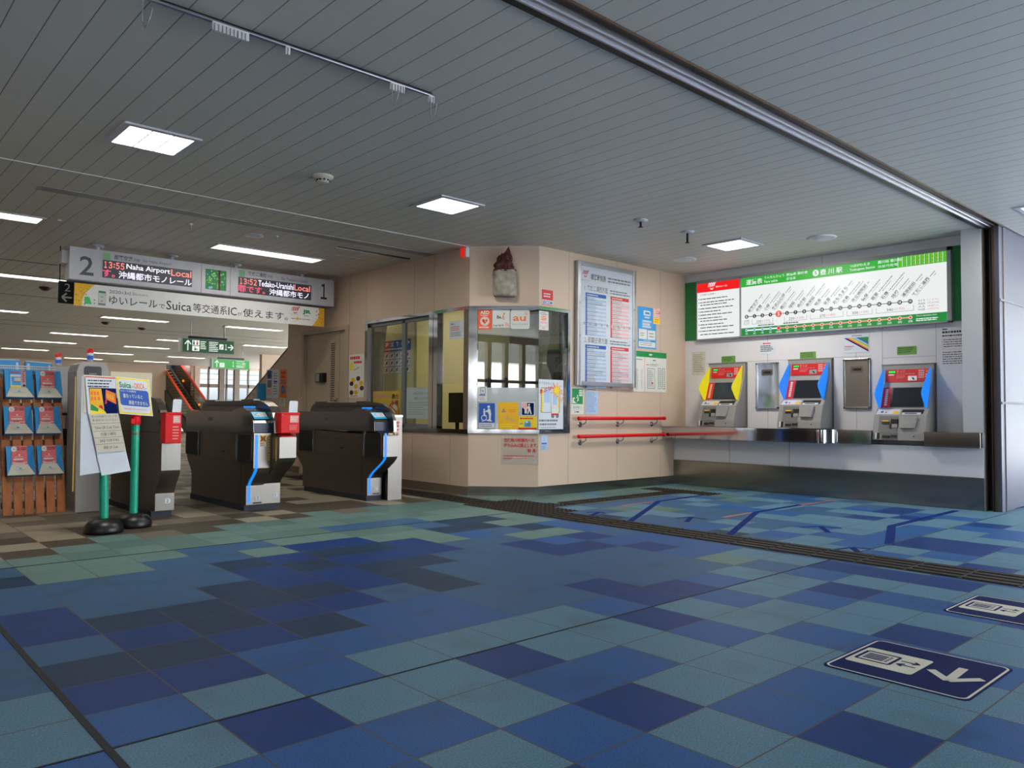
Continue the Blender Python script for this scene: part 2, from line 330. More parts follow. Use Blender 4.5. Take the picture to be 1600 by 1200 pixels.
# ---------------------------------------------------------------- floor
ROWS = {  # glaze of the tiles near the camera, from column -1 rightwards
 -5: 'TMTTBTMTMTTBM', -4: 'MTBMMTMBMMTBTM', -3: 'TMTTBTTMTMTTMT', -2: 'MMMTMMTMTTMBTB', -1: 'TBTTBTTBTMTTBTM',
 0: 'MTMTTTMMBBMMTMM', 1: 'BBMMMMSSSSSMMTB', 2: 'NNBNMMSSNSSSMMM', 3: 'SBNBBSNSSSSNMGM', 4: 'BNNNNBNSSSBBMSM', 5: 'BSSNBBNNSSSMBBS',
 6: 'SSSSBNBBBSSSMMS', 7: 'SSSSNBNNBGMSSMM', 8: 'NGGSSGBBGGNNGGM', 9: 'SGGGSSGGKKSNNGG', 10: 'GGKGKGKKSSSGGGG'}
FIX = {(1, -3): 'T', (2, -3): 'M', (2, -2): 'T', (3, -5): 'T', (3, -4): 'T', (3, -3): 'B', (3, -2): 'M', (4, -5): 'B', (4, -4): 'M', (4, -3): 'T', (4, -2): 'M', (4, 0): 'T', (5, -6): 'M', (5, -5): 'T', (5, -4): 'M', (5, -3): 'T', (5, -2): 'T', (5, 0): 'T', (6, -4): 'T', (6, -3): 'T', (6, -2): 'M', (6, 0): 'M', (6, 1): 'S', (7, -6): 'T', (7, -5): 'M', (7, -3): 'M', (7, -2): 'T', (7, -1): 'T', (7, 0): 'B', (7, 1): 'B', (7, 2): 'S', (8, -5): 'T', (8, -4): 'B', (8, -3): 'T', (8, -2): 'T', (8, 0): 'B', (8, 1): 'S', (8, 3): 'S', (9, -5): 'T', (9, -3): 'T', (9, -2): 'M', (9, 0): 'M', (9, 2): 'S', (9, 3): 'S', (9, 5): 'B', (10, -4): 'M', (10, -3): 'M', (10, -2): 'B', (10, -1): 'T', (10, 0): 'T', (10, 1): 'S', (10, 2): 'S', (10, 3): 'S', (10, 4): 'B', (10, 6): 'G', (11, -3): 'T', (11, -2): 'T', (11, -1): 'M', (11, 0): 'S', (11, 1): 'G', (11, 3): 'B', (11, 6): 'G', (11, 7): 'N', (12, -4): 'T', (12, -3): 'B', (12, -1): 'B', (12, 0): 'T', (12, 3): 'M', (12, 4): 'M', (12, 5): 'S', (12, 9): 'G', (13, -2): 'T', (13, 5): 'S', (13, 7): 'N', (14, -3): 'B', (14, -2): 'T', (14, -1): 'M', (14, 1): 'T', (15, -3): 'T', (15, -2): 'M', (15, -1): 'T', (16, -2): 'B', (16, 0): 'M', (16, 1): 'M', (17, -1): 'B', (18, -2): 'T', (18, 1): 'T', (19, -2): 'M', (19, -1): 'T', (20, 0): 'T', (20, 2): 'B', (21, -1): 'B', (21, 1): 'B', (22, -1): 'T', (22, 1): 'M'}
def glaze(i, j):
    if (i, j) in FIX: return FIX[i, j]
    if j in ROWS and -1 <= i < len(ROWS[j])-1: return ROWS[j][i+1]
    q = random.random(); x = TX+(i+.5)*TP; y = TY+(j+.5)*TP
    jb = 11 + max(0, min(i, 12))*.22 + (.9 if (i*7+j*3) % 5 == 0 else 0)
    if x > 5.75 and y < 6.7:
        if y > 5.9: return random.choice('GKGT')
        if y > 4.9: return random.choice('TKSTTS')
        return random.choice('MMTTTB') if y < 3.4 else random.choice('MSTTTS')
    if j >= jb: return random.choice('LLDEELD')
    if j >= 9: return random.choice('GKKG')
    if j >= 2: return random.choice('SSNMS')
    return random.choice('TTTMMMBT')
fl = MB()
for i in range(-11, 50):
    for j in range(-20, 107):
        if i > 30 and j > 12 and j < 60: continue
        x, y = TX+i*TP, TY+j*TP
        fl.add([(x, y, 0), (x+TP, y, 0), (x+TP, y+TP, 0), (x, y+TP, 0)], [(0, 1, 2, 3)], 't'+glaze(i, j))
fl.build('floor', kind='structure', origin=(0, 0, 0))
j = MB(); j.box(.684, -3.9, 0, .706, 13, .0025, 'joint'); j.build('trim_1', kind='structure')
for k, yy in enumerate((2.515, 5.742)):
    j = MB(); j.box(-2.5, yy-.0045, 0, 9.1, yy+.0045, .0022, 'joint'); j.build('trim_%d' % (k+2), kind='structure')
# ---------------------------------------------------------------- ceiling
c = MB(); c.box(-2.6, -3.9, CZ, 18, 2.55, CZ+.15, 'ceil_panel'); c.box(-2.6, 2.755, CZ, 18, 36.3, CZ+.15, 'ceil_panel'); c.box(-2.6, 2.5, CZ+.1, 18, 2.8, CZ+.2, 'dark_metal')
c.build('ceiling', kind='structure', origin=(0, 0, CZ))
b = MB()     # shutter rail across the ceiling
b.box(-2.5, 2.700, CZ-.018, 9.24, 2.757, CZ+.06, 'dark_metal'); b.box(-2.5, 2.690, CZ-.024, 9.24, 2.702, CZ+.06, 'silver'); b.box(-2.5, 2.602, CZ-.014, 9.24, 2.69, CZ+.05, 'rail_metal')
b.box(-2.5, 2.640, CZ-.02, 9.24, 2.648, CZ, 'silver'); b.box(-2.5, 2.590, CZ+.01, 9.24, 2.602, CZ+.06, 'matblack'); b.box(-2.5, 2.556, CZ-.01, 9.24, 2.592, CZ+.06, 'dark_metal'); b.box(-2.5, 2.545, CZ-.016, 9.24, 2.557, CZ+.06, 'bronze')
b.build('trim_4', kind='structure')
b = MB(); b.box(-2.5, 7.262, CZ-.006, 5.89, 7.274, CZ, 'white'); b.build('trim_5', kind='structure')
b = MB(); b.box(1.5, 7.93, CZ-.004, 5.88, 8.09, CZ, 'metal_grey'); b.build('trim_6', kind='structure')
for k, yy in enumerate((12.2, 15.9, 20.6, 21.6, 28.4)):
    b = MB(); b.box(-2.5, yy, CZ-.005, 12, yy+.02, CZ, 'ink_grey'); b.build('trim_%d' % (k+7), kind='structure')
b = MB(); b.box(4.75, 8.37, CZ-.012, 5.8, 8.41, CZ, 'black'); b.box(4.75, 8.405, CZ-.014, 5.8, 8.42, CZ, 'silver'); b.build('trim_12', kind='structure')
b = MB(); b.box(5.0, 8.85, CZ-.006, 5.6, 8.87, CZ, 'metal_grey'); b.box(4.9, 9.3, CZ-.006, 5.5, 9.32, CZ, 'metal_grey'); b.build('trim_13', kind='structure')
# ---------------------------------------------------------------- walls
def seams(mb, F, xs, z0, z1):
    for x in xs: mb.fbox(F, x-.0016, z0, -.004, x+.0016, z1, .0006, 'seam')
T = .12
w = MB()     # timetable wall, window opening x 6.465..6.975
w.fbox(FN, 6.465, .115, -T, 6.975, .738, 0, 'beige'); w.fbox(FN, 6.465, 2.258, -T, 6.975, CZ, 0, 'beige'); w.fbox(FN, 6.975, .115, -T, XW+.1, CZ, 0, 'beige')
seams(w, FN, (6.977, 7.897, 8.826), .115, CZ); w.build('wall_north', kind='structure')
w = MB(); w.fbox(FN, 6.46, 0, -T, 9.14, .115, .006, 'steel_kick'); w.build('baseboard_north', kind='structure')
w = MB(); w.fbox(FC, 0, .11, -T, CL, .738, 0, 'beige'); w.fbox(FC, 0, 2.258, -T, CL, CZ, 0, 'beige'); w.build('wall_chamfer', kind='structure')
w = MB(); w.fbox(FC, -.002, 0, -T, CL+.002, .11, .006, 'steel_kick'); w.build('baseboard_chamfer', kind='structure')
w = MB()     # office side wall: window y 7.25..9.57, door y 10.03..11.46
for y0, y1, z0, z1 in ((7.25, 9.57, .1, .732), (7.25, 9.57, 2.26, CZ), (9.57, 10.03, .1, CZ), (10.03, 11.46, 2.245, CZ), (11.46, 11.97, .1, CZ)): w.fbox(FO, -y1, z0, -T, -y0, z1, 0, 'beige')
seams(w, FO, (-8.399, -9.572, -7.96), 2.26, CZ); seams(w, FO, (-8.399, -7.6), .1, .73); seams(w, FO, (-10.025,), .1, CZ); w.build('wall_west', kind='structure')
w = MB(); w.fbox(FO, -9.99, 0, -T, -7.25, .1, .006, 'seam'); w.fbox(FO, -11.97, 0, -T, -11.46, .1, .006, 'seam'); w.build('baseboard_west', kind='structure')
# office interior shell
w = MB(); w.box(6.01, 11.85, 0, 9.6, 11.97, CZ, 'yellow_wall'); w.build('wall_office_back', kind='structure')
w = MB(); w.box(8.4, 6.78, 0, 8.5, 9.3, CZ, 'dim_yellow_wall'); w.box(8.38, 9.3, 0, 8.5, 11.85, CZ, 'yellow_wall'); w.build('wall_office_right', kind='structure')  # near stretch coloured darker to stand for weaker office light
# ticket wall: recessed upper part, boxed base, pillar at the shutter
w = MB(); w.fbox(FE, -YT, .6, -T, -2.73, CZ, 0, 'greywall'); seams(w, FE, (-5.35, -4.18, -3.28, -3.87), .815, 2.03)
w.fbox(FE, -3.87, 1.66, -.004, -3.28, 1.663, .0006, 'seam'); w.fbox(FE, -6.3, 1.694, -.004, -4.0, 1.697, .0006, 'seam'); seams(w, FE, (-4.6,), 2.86, CZ)
w.build('wall_east', kind='structure'); w = MB()
w.box(9.14, 2.735, .335, XW-.002, YT, .653, 'greywall'); w.box(9.137, 4.9-.0015, .335, 9.2, 4.9+.0015, .653, 'seam'); w.box(9.137, 5.75-.0015, .335, 9.2, 5.75+.0015, .653, 'seam')
w.build('wall_counter_base', kind='structure')
w = MB(); w.box(9.128, 2.735, 0, 9.3, YT, .335, 'steel_kick'); w.box(9.124, 2.735, .331, 9.3, YT, .341, 'brushed'); w.build('baseboard_east', kind='structure')
w = MB(); w.box(9.14, 2.735, .815, XW+.1, 2.925, CZ, 'pillarwhite'); w.build('wall_pillar', kind='structure')
w = MB(); w.fbox(FE, -YT, 2.035, 0, -2.93, 2.872, .012, 'green_board'); w.build('trim_14', kind='structure')
w = MB()     # shutter guide beside the ticket wall
w.box(9.16, 2.722, 0, 9.5, 2.736, CZ, 'silver'); w.box(9.15, 2.712, 0, 9.5, 2.722, CZ, 'bronze'); w.box(9.24, 2.66, 0, 9.5, 2.712, CZ, 'matblack'); w.box(9.16, 2.615, 0, 9.5, 2.66, CZ, 'bronze'); w.box(9.15, 2.635, 0, 9.17, 2.648, CZ, 'dark_metal')
w.build('trim_15', kind='structure')
w = MB()     # glossy white panels outside the shutter
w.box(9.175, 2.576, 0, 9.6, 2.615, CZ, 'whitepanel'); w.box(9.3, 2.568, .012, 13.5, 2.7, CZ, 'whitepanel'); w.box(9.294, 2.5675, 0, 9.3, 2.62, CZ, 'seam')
for z_ in (1.125, 2.2): w.box(9.17, 2.563, z_-.012, 13.5, 2.58, z_+.012, 'ink_grey')
w.build('wall_outside', kind='structure')
# ---------------------------------------------------------------- office windows
def win_bar(mb, F, a0, b0, a1, b1, m='steel', d=.02): mb.fbox(F, a0, b0, -.07, a1, b1, d, m)
w = MB()
win_bar(w, FO, -9.57, .732, -9.50, 2.26); win_bar(w, FO, -9.5, 2.22, -7.25, 2.26); win_bar(w, FO, -9.5, .732, -7.25, .782); win_bar(w, FO, -8.04, .782, -7.955, 2.22); win_bar(w, FO, -7.945, .782, -7.86, 2.22); w.fbox(FO, -7.955, .78, -.06, -7.945, 2.22, 0, 'black')
w.fbox(FO, -7.345, .782, -.07, -7.255, 2.22, .008, 'brown_frame'); w.fbox(FO, -8.69, .782, -.055, -8.62, 2.2, -.015, 'ink_grey'); w.fbox(FO, -9.5, 2.17, -.055, -8.04, 2.22, -.015, 'ink_grey'); w.fbox(FO, -9.5, .782, -.055, -8.04, .83, -.015, 'ink_grey'); w.fbox(FO, -9.5, .782, -.055, -9.44, 2.2, -.015, 'brushed')
W1 = w.build('window_1', kind='structure')
g = MB(); g.fbox(FO, -9.47, .81, -.036, -8.04, 2.19, -.03, 'glass'); g.build('window_pane', W1)
g = MB(); g.fbox(FO, -7.86, 1.34, -.036, -7.345, 2.21, -.03, 'vinyl'); g.build('vinyl_sheet', W1)
w = MB()
win_bar(w, FC, -.005, .738, .1, 2.258); win_bar(w, FC, .1, 2.217, CL+.01, 2.258); win_bar(w, FC, .1, .738, CL+.012, .784)
win_bar(w, FN, 6.46, 2.217, 6.985, 2.258); win_bar(w, FN, 6.46, .738, 6.985, .784); win_bar(w, FN, 6.945, .784, 6.985, 2.217); w.fbox(FN, 6.86, .784, -.05, 6.89, 2.217, -.02, 'dark_metal'); w.fbox(FC, CL-.004, .784, -.03, CL, 2.217, -.008, 'ink_grey')
W2 = w.build('window_2', kind='structure')
g = MB(); g.fbox(FC, .1, .784, -.016, CL-.002, 2.217, -.010, 'glass_mirror'); g.build('corner_pane', W2)
g = MB(); g.fbox(FN, 6.467, .784, -.016, 6.945, 2.217, -.010, 'glass'); g.build('side_pane', W2)
# ---------------------------------------------------------------- office door
d = MB()
for a0, b0, a1, b1 in ((-11.46, 0, -11.38, 2.245), (-10.11, 0, -10.03, 2.245), (-11.38, 2.185, -10.11, 2.245)): d.fbox(FO, a0, b0, -.1, a1, b1, .025, 'doorgrey')
d.fbox(FO, -11.38, .02, -.07, -10.11, 2.185, -.035, 'doorgrey'); d.fbox(FO, -10.36, .02, -.035, -10.355, 2.185, -.033, 'seam')
D1 = d.build('door_1', kind='structure')
l = MB(); l.fbox(FO, -10.61, 1.12, -.035, -10.48, 2.04, -.03, 'doorgrey')
for k in range(27): l.fbox(FO, -10.6, 1.14+k*.033, -.03, -10.49, 1.155+k*.033, -.027, 'black')
l.build('louvre', D1)
l = MB(); l.tube([FO.p(-10.42, 1.16, -.03), FO.p(-10.42, 1.16, .01)], .028, 'steel', 14); l.tube([FO.p(-10.42, 1.16, .01), FO.p(-10.42, 1.16, .03)], .022, 'steel', 14); l.build('door_knob', D1)
l = MB(); l.fbox(FO, -10.98, 1.43, -.035, -10.74, 1.57, .03, 'dark_metal'); l.fbox(FO, -10.96, 1.44, .03, -10.85, 1.56, .034, 'metal_grey'); l.build('keypad', D1, bevel=.006)
# ---------------------------------------------------------------- back hall
w = MB(); w.box(-2.6, 36.2, 0, 12, 36.4, CZ, 'beige'); w.build('wall_back', kind='structure')
w = MB(); w.box(9.72, 36.17, .7, 11.4, 36.2, 2.58, 'cream_lit'); w.build('trim_16', kind='structure')
w = MB(); w.box(12.0, 38.2, 0, 13.2, 38.4, 6, 'office_dark'); w.box(11.9, 36.4, 0, 12.0, 42, 6, 'soffit'); w.box(13.1, 36.2, 0, 13.25, 42, 6, 'beige'); w.box(12, 42, 0, 13.2, 42.2, 6, 'office_dark'); w.build('wall_escalator', kind='structure')  # dark back sheets stand for the unlit depth of the escalator shaft
w = MB(); w.box(12.15, 26.7, 0, 17, 26.9, CZ, 'beige'); w.build('wall_side', kind='structure')
w = MB()
for z0, z1 in ((2.86, CZ), (2.02, 2.18), (0, 1.0)): w.box(13.25, 36.2, z0, 19, 36.34, z1, 'brown_frame' if z0 == 2.02 else 'beige')
for x in (13.25, 14.4, 15.12, 16.4, 17.1): w.box(x, 36.15, 0, x+.24, 36.35, CZ, 'brown_frame' if x > 13.3 else 'beige')
W3 = w.build('window_3', kind='structure')
g = MB()
for x in (13.9, 14.75, 15.8, 16.75):
    g.box(x-.02, 36.2, 1.0, x+.05, 36.3, CZ, 'brown_frame')
for z_ in (2.4, 2.65): g.box(13.3, 36.22, z_-.008, 18, 36.25, z_+.008, 'black')
g.build('mullion', W3); g = MB(); g.box(13.4, 36.24, 1.0, 18.9, 36.246, 2.86, 'far_glass'); g.build('window_pane', W3)
w = MB(); w.box(-2.7, -3.9, 0, -2.6, 36.3, .5, 'office_dark'); w.box(-2.7, -3.9, 2.8, -2.6, 36.3, CZ+.15, 'brown_frame'); w.box(-2.7, 1.6, .5, -2.6, 36.3, 2.8, 'beige')
w.build('wall_left', kind='structure')
w = MB()
for k in range(10): w.box(-2.69, -3.7+k*.58, .5, -2.55, -3.58+k*.58, 2.8, 'brown_frame')
w.box(-2.68, -3.8, 1.75, -2.56, 1.6, 1.83, 'brown_frame'); w.build('window_4', kind='structure')
# stairwell side wall: its top runs down along the stair
w = MB(); w.prism(Frame((5.93, 0, 0), (0, 1, 0), ZV), [(11.97, 0), (11.97, 2.05), (14.0, 1.03), (14.6, .72), (14.6, 0)], 0, .12, 'beige', cap='beige')
w.prism(Frame((5.92, 0, 0), (0, 1, 0), ZV), [(11.97, 2.05), (14.6, .72), (14.6, .735), (11.97, 2.065)], -.003, .13, 'brown_frame'); seams(w, Frame((5.93, 0, 0), (0, -1, 0), ZV), (-12.95,), 0, 1.5); w.build('wall_stair', kind='structure')
# ---------------------------------------------------------------- lamps in the ceiling
def square_light(x0, y0, x1, y1, label, power, cells=1):
    t = empty('ceiling_light', ((x0+x1)/2, (y0+y1)/2, CZ), label, 'ceiling light', 'square recessed ceiling lights')
    f = MB(); m = .045
    for a in ((x0, y0, x1, y0+m), (x0, y1-m, x1, y1), (x0, y0+m, x0+m, y1-m), (x1-m, y0+m, x1, y1-m)): f.box(a[0], a[1], CZ-.014, a[2], a[3], CZ+.002, 'casing')
    for k in range(1, cells): xx = x0+m+(x1-x0-2*m)*k/cells; f.box(xx-.005, y0+m, CZ-.016, xx+.005, y1-m, CZ-.004, 'casing')
    f.build('frame', t); d = MB(); d.box(x0+m, y0+m, CZ-.008, x1-m, y1-m, CZ+.001, 'lamp'); d.build('diffuser', t)
    area('light', ((x0+x1)/2, (y0+y1)/2, CZ-.009), x1-x0-.1, y1-y0-.1, power*1.5, (1, .96, .87)); return t
square_light(1.59, 5.73, 2.12, 6.26, 'large square ceiling light with three bright cells, nearest the hanging rail', 26, 3)
square_light(4.28, 5.685, 4.80, 6.19, 'square ceiling light between the smoke detector and the chamfered office corner', 26)
square_light(7.80, 4.75, 8.29, 5.27, 'square ceiling light in front of the ticket machine wall', 30)
square_light(8.5, 1.76, 9.02, 2.25, 'square ceiling light cut by the right edge, beyond the shutter rail', 12)
def tube_light(x, y, label, L=1.36, pw=0):
    t = empty('ceiling_light', (x, y, CZ), label, 'ceiling light', 'long recessed ceiling lights of the hall')
    f = MB(); f.box(x-L/2-.03, y-.17, CZ-.012, x+L/2+.03, y-.14, CZ+.002, 'casing'); f.box(x-L/2-.03, y+.14, CZ-.012, x+L/2+.03, y+.17, CZ+.002, 'casing')
    f.box(x-L/2-.03, y-.14, CZ-.012, x-L/2, y+.14, CZ+.002, 'casing'); f.box(x+L/2, y-.14, CZ-.012, x+L/2+.03, y+.14, CZ+.002, 'casing'); f.build('frame', t)
    d = MB(); d.box(x-L/2, y-.14, CZ-.004, x+L/2, y+.14, CZ+.001, 'lamp_tube'); d.tube([(x-L/2+.03, y, CZ-.006), (x+L/2-.03, y, CZ-.006)], .016, 'lamp', 8); d.build('diffuser', t)
    if pw: area('light', (x, y, CZ-.007), L, .25, pw*1.4, (1, .96, .86))
tube_light(4.32, 9.37, 'long ceiling light in front of the departure sign, right of it', pw=9)
tube_light(1.12, 9.42, 'long ceiling light at the left edge, left of the departure sign', pw=7)
tube_light(2.32, 13.65, 'long ceiling light showing left of the black platform sign', pw=12)
tube_light(2.72, 18.7, 'long ceiling light at the left edge just below the black platform sign', pw=12)
tube_light(5.4, 18.35, 'long ceiling light under the left half of the hanging banner', pw=12)
tube_light(8.1, 18.3, 'long ceiling light under the right half of the hanging banner', pw=14)
rows = {23.2: (5.43, 8.1, 10.63), 26.5: (5.43, 8.16), 30.4: (5.5, 8.2, 10.8), 34.3: (8.2, 10.75)}
lab = ['second row behind the banner, left one', 'long ceiling light half hidden by the upper green sign', 'long ceiling light right of the upper green sign', 'third row behind the banner, left one', 'long ceiling light below left of the upper green sign', 'fourth row behind the banner, left one', 'fourth row behind the banner, right of the post with signal lamp', 'long ceiling light just below the upper green sign', 'farthest row, above the red white blue signal lamps', 'farthest row, above the cream wall panel']
k = 0
for y, xs in rows.items():
    for x in xs:
        s = lab[k]; tube_light(x, y, s if s.startswith('long') else 'long ceiling light, '+s, pw=16); k += 1
tube_light(6.75, 9.75, 'long ceiling light inside the office behind the side window', pw=15); tube_light(7.2, 10.9, 'long ceiling light at the back of the office', pw=9)
# small ceiling fittings
def dome(name, x, y, prof, m, label, cat, group=None):
    mb = MB(); mb.lathe((x, y, CZ), prof, m, 24); return mb.build(name, label=label, cat=cat, group=group, origin=(x, y, CZ))
t = dome('smoke_detector', 3.21, 5.93, [(.085, 0), (.085, -.012), (.07, -.025), (.055, -.03), (.05, -.05), (.03, -.06), (0, -.06)], 'offwhite', 'round cream smoke detector between the two nearest square lights', 'smoke detector')
s = MB()
for k in range(10):
    a = k*math.pi/5; s.box(3.21+.052*math.cos(a)-.007, 5.93+.052*math.sin(a)-.007, CZ-.046, 3.21+.052*math.cos(a)+.007, 5.93+.052*math.sin(a)+.007, CZ-.034, 'black')
s.build('vent_slots', t)
for x, y, l in ((8.434, 4.119, 'round white ceiling speaker nearest the fare board'), (8.377, 5.93, 'round white ceiling speaker near the timetable wall corner')):
    t = dome('ceiling_speaker', x, y, [(.16, 0), (.16, -.01), (.12, -.014), (.11, -.01), (.09, -.022), (.05, -.03), (0, -.032)], 'white', l, 'speaker', 'round ceiling speakers')
for x, y, l, h in ((6.346, 5.029, 'ceiling sprinkler with round plate, left one before the timetable wall', .07), (7.12, 4.998, 'dark ceiling sprinkler on a stem, left of the square light', .12)):
    t = dome('sprinkler', x, y, [(.075, 0), (.075, -.008), (.03, -.018), (0, -.018)], 'casing', l, 'sprinkler', 'ceiling sprinklers')
    s = MB(); s.tube([(x, y, CZ-.015), (x, y, CZ-h)], .012, 'dark_metal', 8); s.lathe((x, y, CZ-h), [(0, 0), (.025, 0), (.025, -.006), (0, -.006)], 'dark_metal', 10); s.build('nozzle', t)
for x, y, l in ((3.02, 8.45, 'tiny ceiling hook left of the departure sign, near the white ceiling strip'), (1.95, 9.25, 'tiny ceiling hook beside the long light at the left edge'), (3.95, 8.35, 'tiny ceiling hook above the right end of the departure sign')):
    mb = MB(); mb.lathe((x, y, CZ), [(.02, 0), (.02, -.012), (0, -.012)], 'white', 10); mb.tube([(x, y, CZ-.01), (x, y, CZ-.06)], .006, 'metal_grey', 6); mb.build('ceiling_hook', label=l, cat='hook', group='tiny ceiling hooks', origin=(x, y, CZ))
dome('ceiling_speaker', 3.75, 8.5, [(.1, 0), (.1, -.01), (.06, -.016), (0, -.016)], 'casing', 'small round ceiling speaker above the departure sign', 'speaker', 'round ceiling speakers')
for x, y, l in ((2.9, 14.6, 'brown ceiling detector left of the black platform sign'), (6.1, 20.2, 'brown ceiling detector below the left half of the banner'), (5.1, 19.5, 'small ceiling detector beside the long light below the banner')):
    dome('smoke_detector', x, y, [(.09, 0), (.09, -.015), (.05, -.05), (0, -.06)], 'clay', l, 'smoke detector', 'brown detectors of the hall ceiling')
# hanging rail for curtains below the near ceiling
t = empty('curtain_rail', (2.0, 3.885, CZ-.03), 'thin chrome curtain rail with hooks on the near ceiling', 'curtain rail')
r = MB(); r.tube([(.0, 3.885, CZ-.025), (2.84, 3.885, CZ-.025)], .011, 'rail_metal', 10); r.tube([(.0, 3.893, CZ-.012), (2.84, 3.893, CZ-.012)], .009, 'dark_metal', 8); r.build('rail', t)
for x0, x1 in ((1.47, 1.66), (1.865, 1.89), (2.53, 2.63), (2.81, 2.85)):
    r = MB(); r.box(x0, 3.872, CZ-.075, x1, 3.884, CZ-.03, 'white')
    n = int((x1-x0)/.02)
    for k in range(n): r.tube([(x0+.01+k*.02, 3.87, CZ-.04), (x0+.01+k*.02, 3.87, CZ-.075)], .003, 'metal_grey', 5)
    r.build('bracket', t)
for x, l in ((1.15, .13), (2.55, .12), (2.83, .14)):
    r = MB(); r.tube([(x-.012, 3.87, CZ-.05), (x-.012, 3.87, CZ-.05-l*.8), (x, 3.87, CZ-.05-l), (x+.02, 3.86, CZ-.05-l*.6), (x+.028, 3.86, CZ-.05-l*.2)], .0035, 'metal_grey', 6); r.build('hook', t)
# ---------------------------------------------------------------- departure sign and banner
t = empty('departure_sign', (4.03, 10.4, 2.52), 'grey hanging departure sign with two LED displays numbered 2 and 1', 'sign')
YS = 10.28; FS = Frame((0, YS, 0), (1, 0, 0), ZV)
m = MB(); Z0, Z1 = 2.528, 2.913
for a, b in ((2.283, 3.824), (3.828, 4.210), (4.214, 5.772)): m.box(a, YS, Z0, b, YS+.22, Z1, 'casing')
m.box(2.30, YS+.02, Z0-.012, 5.75, YS+.2, Z0+.01, 'casing_dk'); m.box(2.22, YS+.08, 2.72, 2.29, YS+.2, 2.87, 'casing'); G = FS.sub(0, 0, .0008)
m.text(G, '2', 2.391, 2.588, .228, 0, 'sheen_ink', w=.152, bold=.012); m.text(G, '１', 5.555, 2.622, .225, 0, 'ink', w=.10, bold=.012)  # greyed ink stands for a reflection on the lettering
for x in (2.640, 4.326): m.rect(G, x, 2.803, x+.085, 2.893, 0, 'ltgreen')
m.text(G, '那覇空港', 2.768, 2.822, .058, 0, 'sheen_ink', w=.21, bold=.016); m.text(G, '方面', 2.99, 2.826, .036, 0, 'sheen_ink', w=.07); m.text(G, 'for Naha Airport', 3.10, 2.822, .042, 0, 'sheen_ink', w=.34)
m.text(G, 'てだこ浦西', 4.456, 2.832, .058, 0, 'sheen_ink', w=.26, bold=.016); m.text(G, '方面', 4.735, 2.836, .036, 0, 'sheen_ink', w=.075); m.text(G, 'for Tedako-Uranishi', 4.945, 2.826, .042, 0, 'sheen_ink', w=.40)
m.build('casing', t)
for x0, x1, tx in ((2.640, 3.705, (('１３：５５', .008, .245, 'led_red'), ('Naha Airport', .268, .52, 'led_white'), ('Local', .80, .255, 'led_red'), ('す。', .0, .14, 'led_pink'), ('沖縄都市モノレール', .18, .88, 'led_white'))),
                   (4.322, 5.402, (('１３：５２', .012, .255, 'led_red'), ('Tedako-Uranishi', .28, .525, 'led_white'), ('Local', .815, .245, 'led_red'), ('罪です。', .0, .38, 'led_pink'), ('沖縄都市モノ', .44, .60, 'led_white')))):
    m = MB(); m.box(x0, YS-.003, 2.585, x1, YS+.01, 2.80, 'led_bg'); G = FS.sub(x0, 2.585, .0036)
    for k, (s, a, w_, mm) in enumerate(tx):
        if k == 0:      # the departure time, one figure per LED cell
            c_ = w_/4.5; xx = a
            for ch in s:
                if ch == '：': m.rect(G, xx+.1*c_, .132, xx+.35*c_, .150, 0, mm); m.rect(G, xx+.1*c_, .165, xx+.35*c_, .183, 0, mm); xx += .5*c_
                else: g_w = .5*c_ if ch == '１' else .8*c_; m.text(G, ch, xx+(c_-g_w)/2-.05*c_, .118, .082, 0, mm, w=g_w, bold=.022); xx += c_
            continue
        m.text(G, s, a, .118 if k < 3 else .012, .082 if k < 3 else .09, 0, mm, w=w_, bold=.012)
    m.build('led_display', t)
m = MB(); m.box(3.88, YS-.004, 2.583, 4.157, YS+.01, 2.850, 'green'); G = FS.sub(3.88, 2.583, .0045)
rnd = random.Random(3)
for k in range(46): m.disc(G, rnd.uniform(.02, .255), rnd.uniform(.02, .245), rnd.uniform(.008, .02), .0002*(k % 9), rnd.choice(['lit_lime', 'lit_green_dk', 'ltgreen', 'green_board', 'paleblue']), 7, rnd.uniform(.008, .018))
m.rect(G, .165, .0, .195, .267, .002, 'wood_dark'); m.build('picture_panel', t)
for x in (2.60, 3.48, 4.32, 5.30):
    m = MB(); m.tube([(x, YS+.1, Z1-.01), (x, YS+.1, CZ)], .028, 'casing', 14); m.lathe((x, YS+.1, CZ), [(.075, 0), (.075, -.012), (.03, -.018)], 'casing', 20); m.build('hanger', t)
b, G = sheet('banner', Frame((0, YS+.05, 0), (1, 0, 0), ZV), 2.352, 2.222, 5.642, 2.494, 'banner_white', 'long white hanging banner with yellow ends under the departure sign', 'banner')
for sgn in (0, 1):
    X = (lambda v: v) if not sgn else (lambda v: G.w-v)
    b.poly(G, [(X(0), 0), (X(.085), 0), (X(.09), .08), (X(.12), .16), (X(.17), .215), (X(.22), .272), (X(0), .272)], 0, 'yellowo') if not sgn else b.poly(G, [(X(0), 0), (X(.19), 0), (X(.15), .05), (X(.10), .12), (X(.085), .20), (X(.09), .272), (X(0), .272)], 0, 'yellowo')
    for k in range(34):
        x, y = rnd.uniform(.01, .13), rnd.uniform(.01, .26); b.disc(G, X(x+(.06 if y > .2 and not sgn else 0)), y, rnd.uniform(.004, .010), .0004, rnd.choice(['orange', 'orange', 'blue', 'lit_lime', 'yellow', 'pinkink', 'green']), 6)
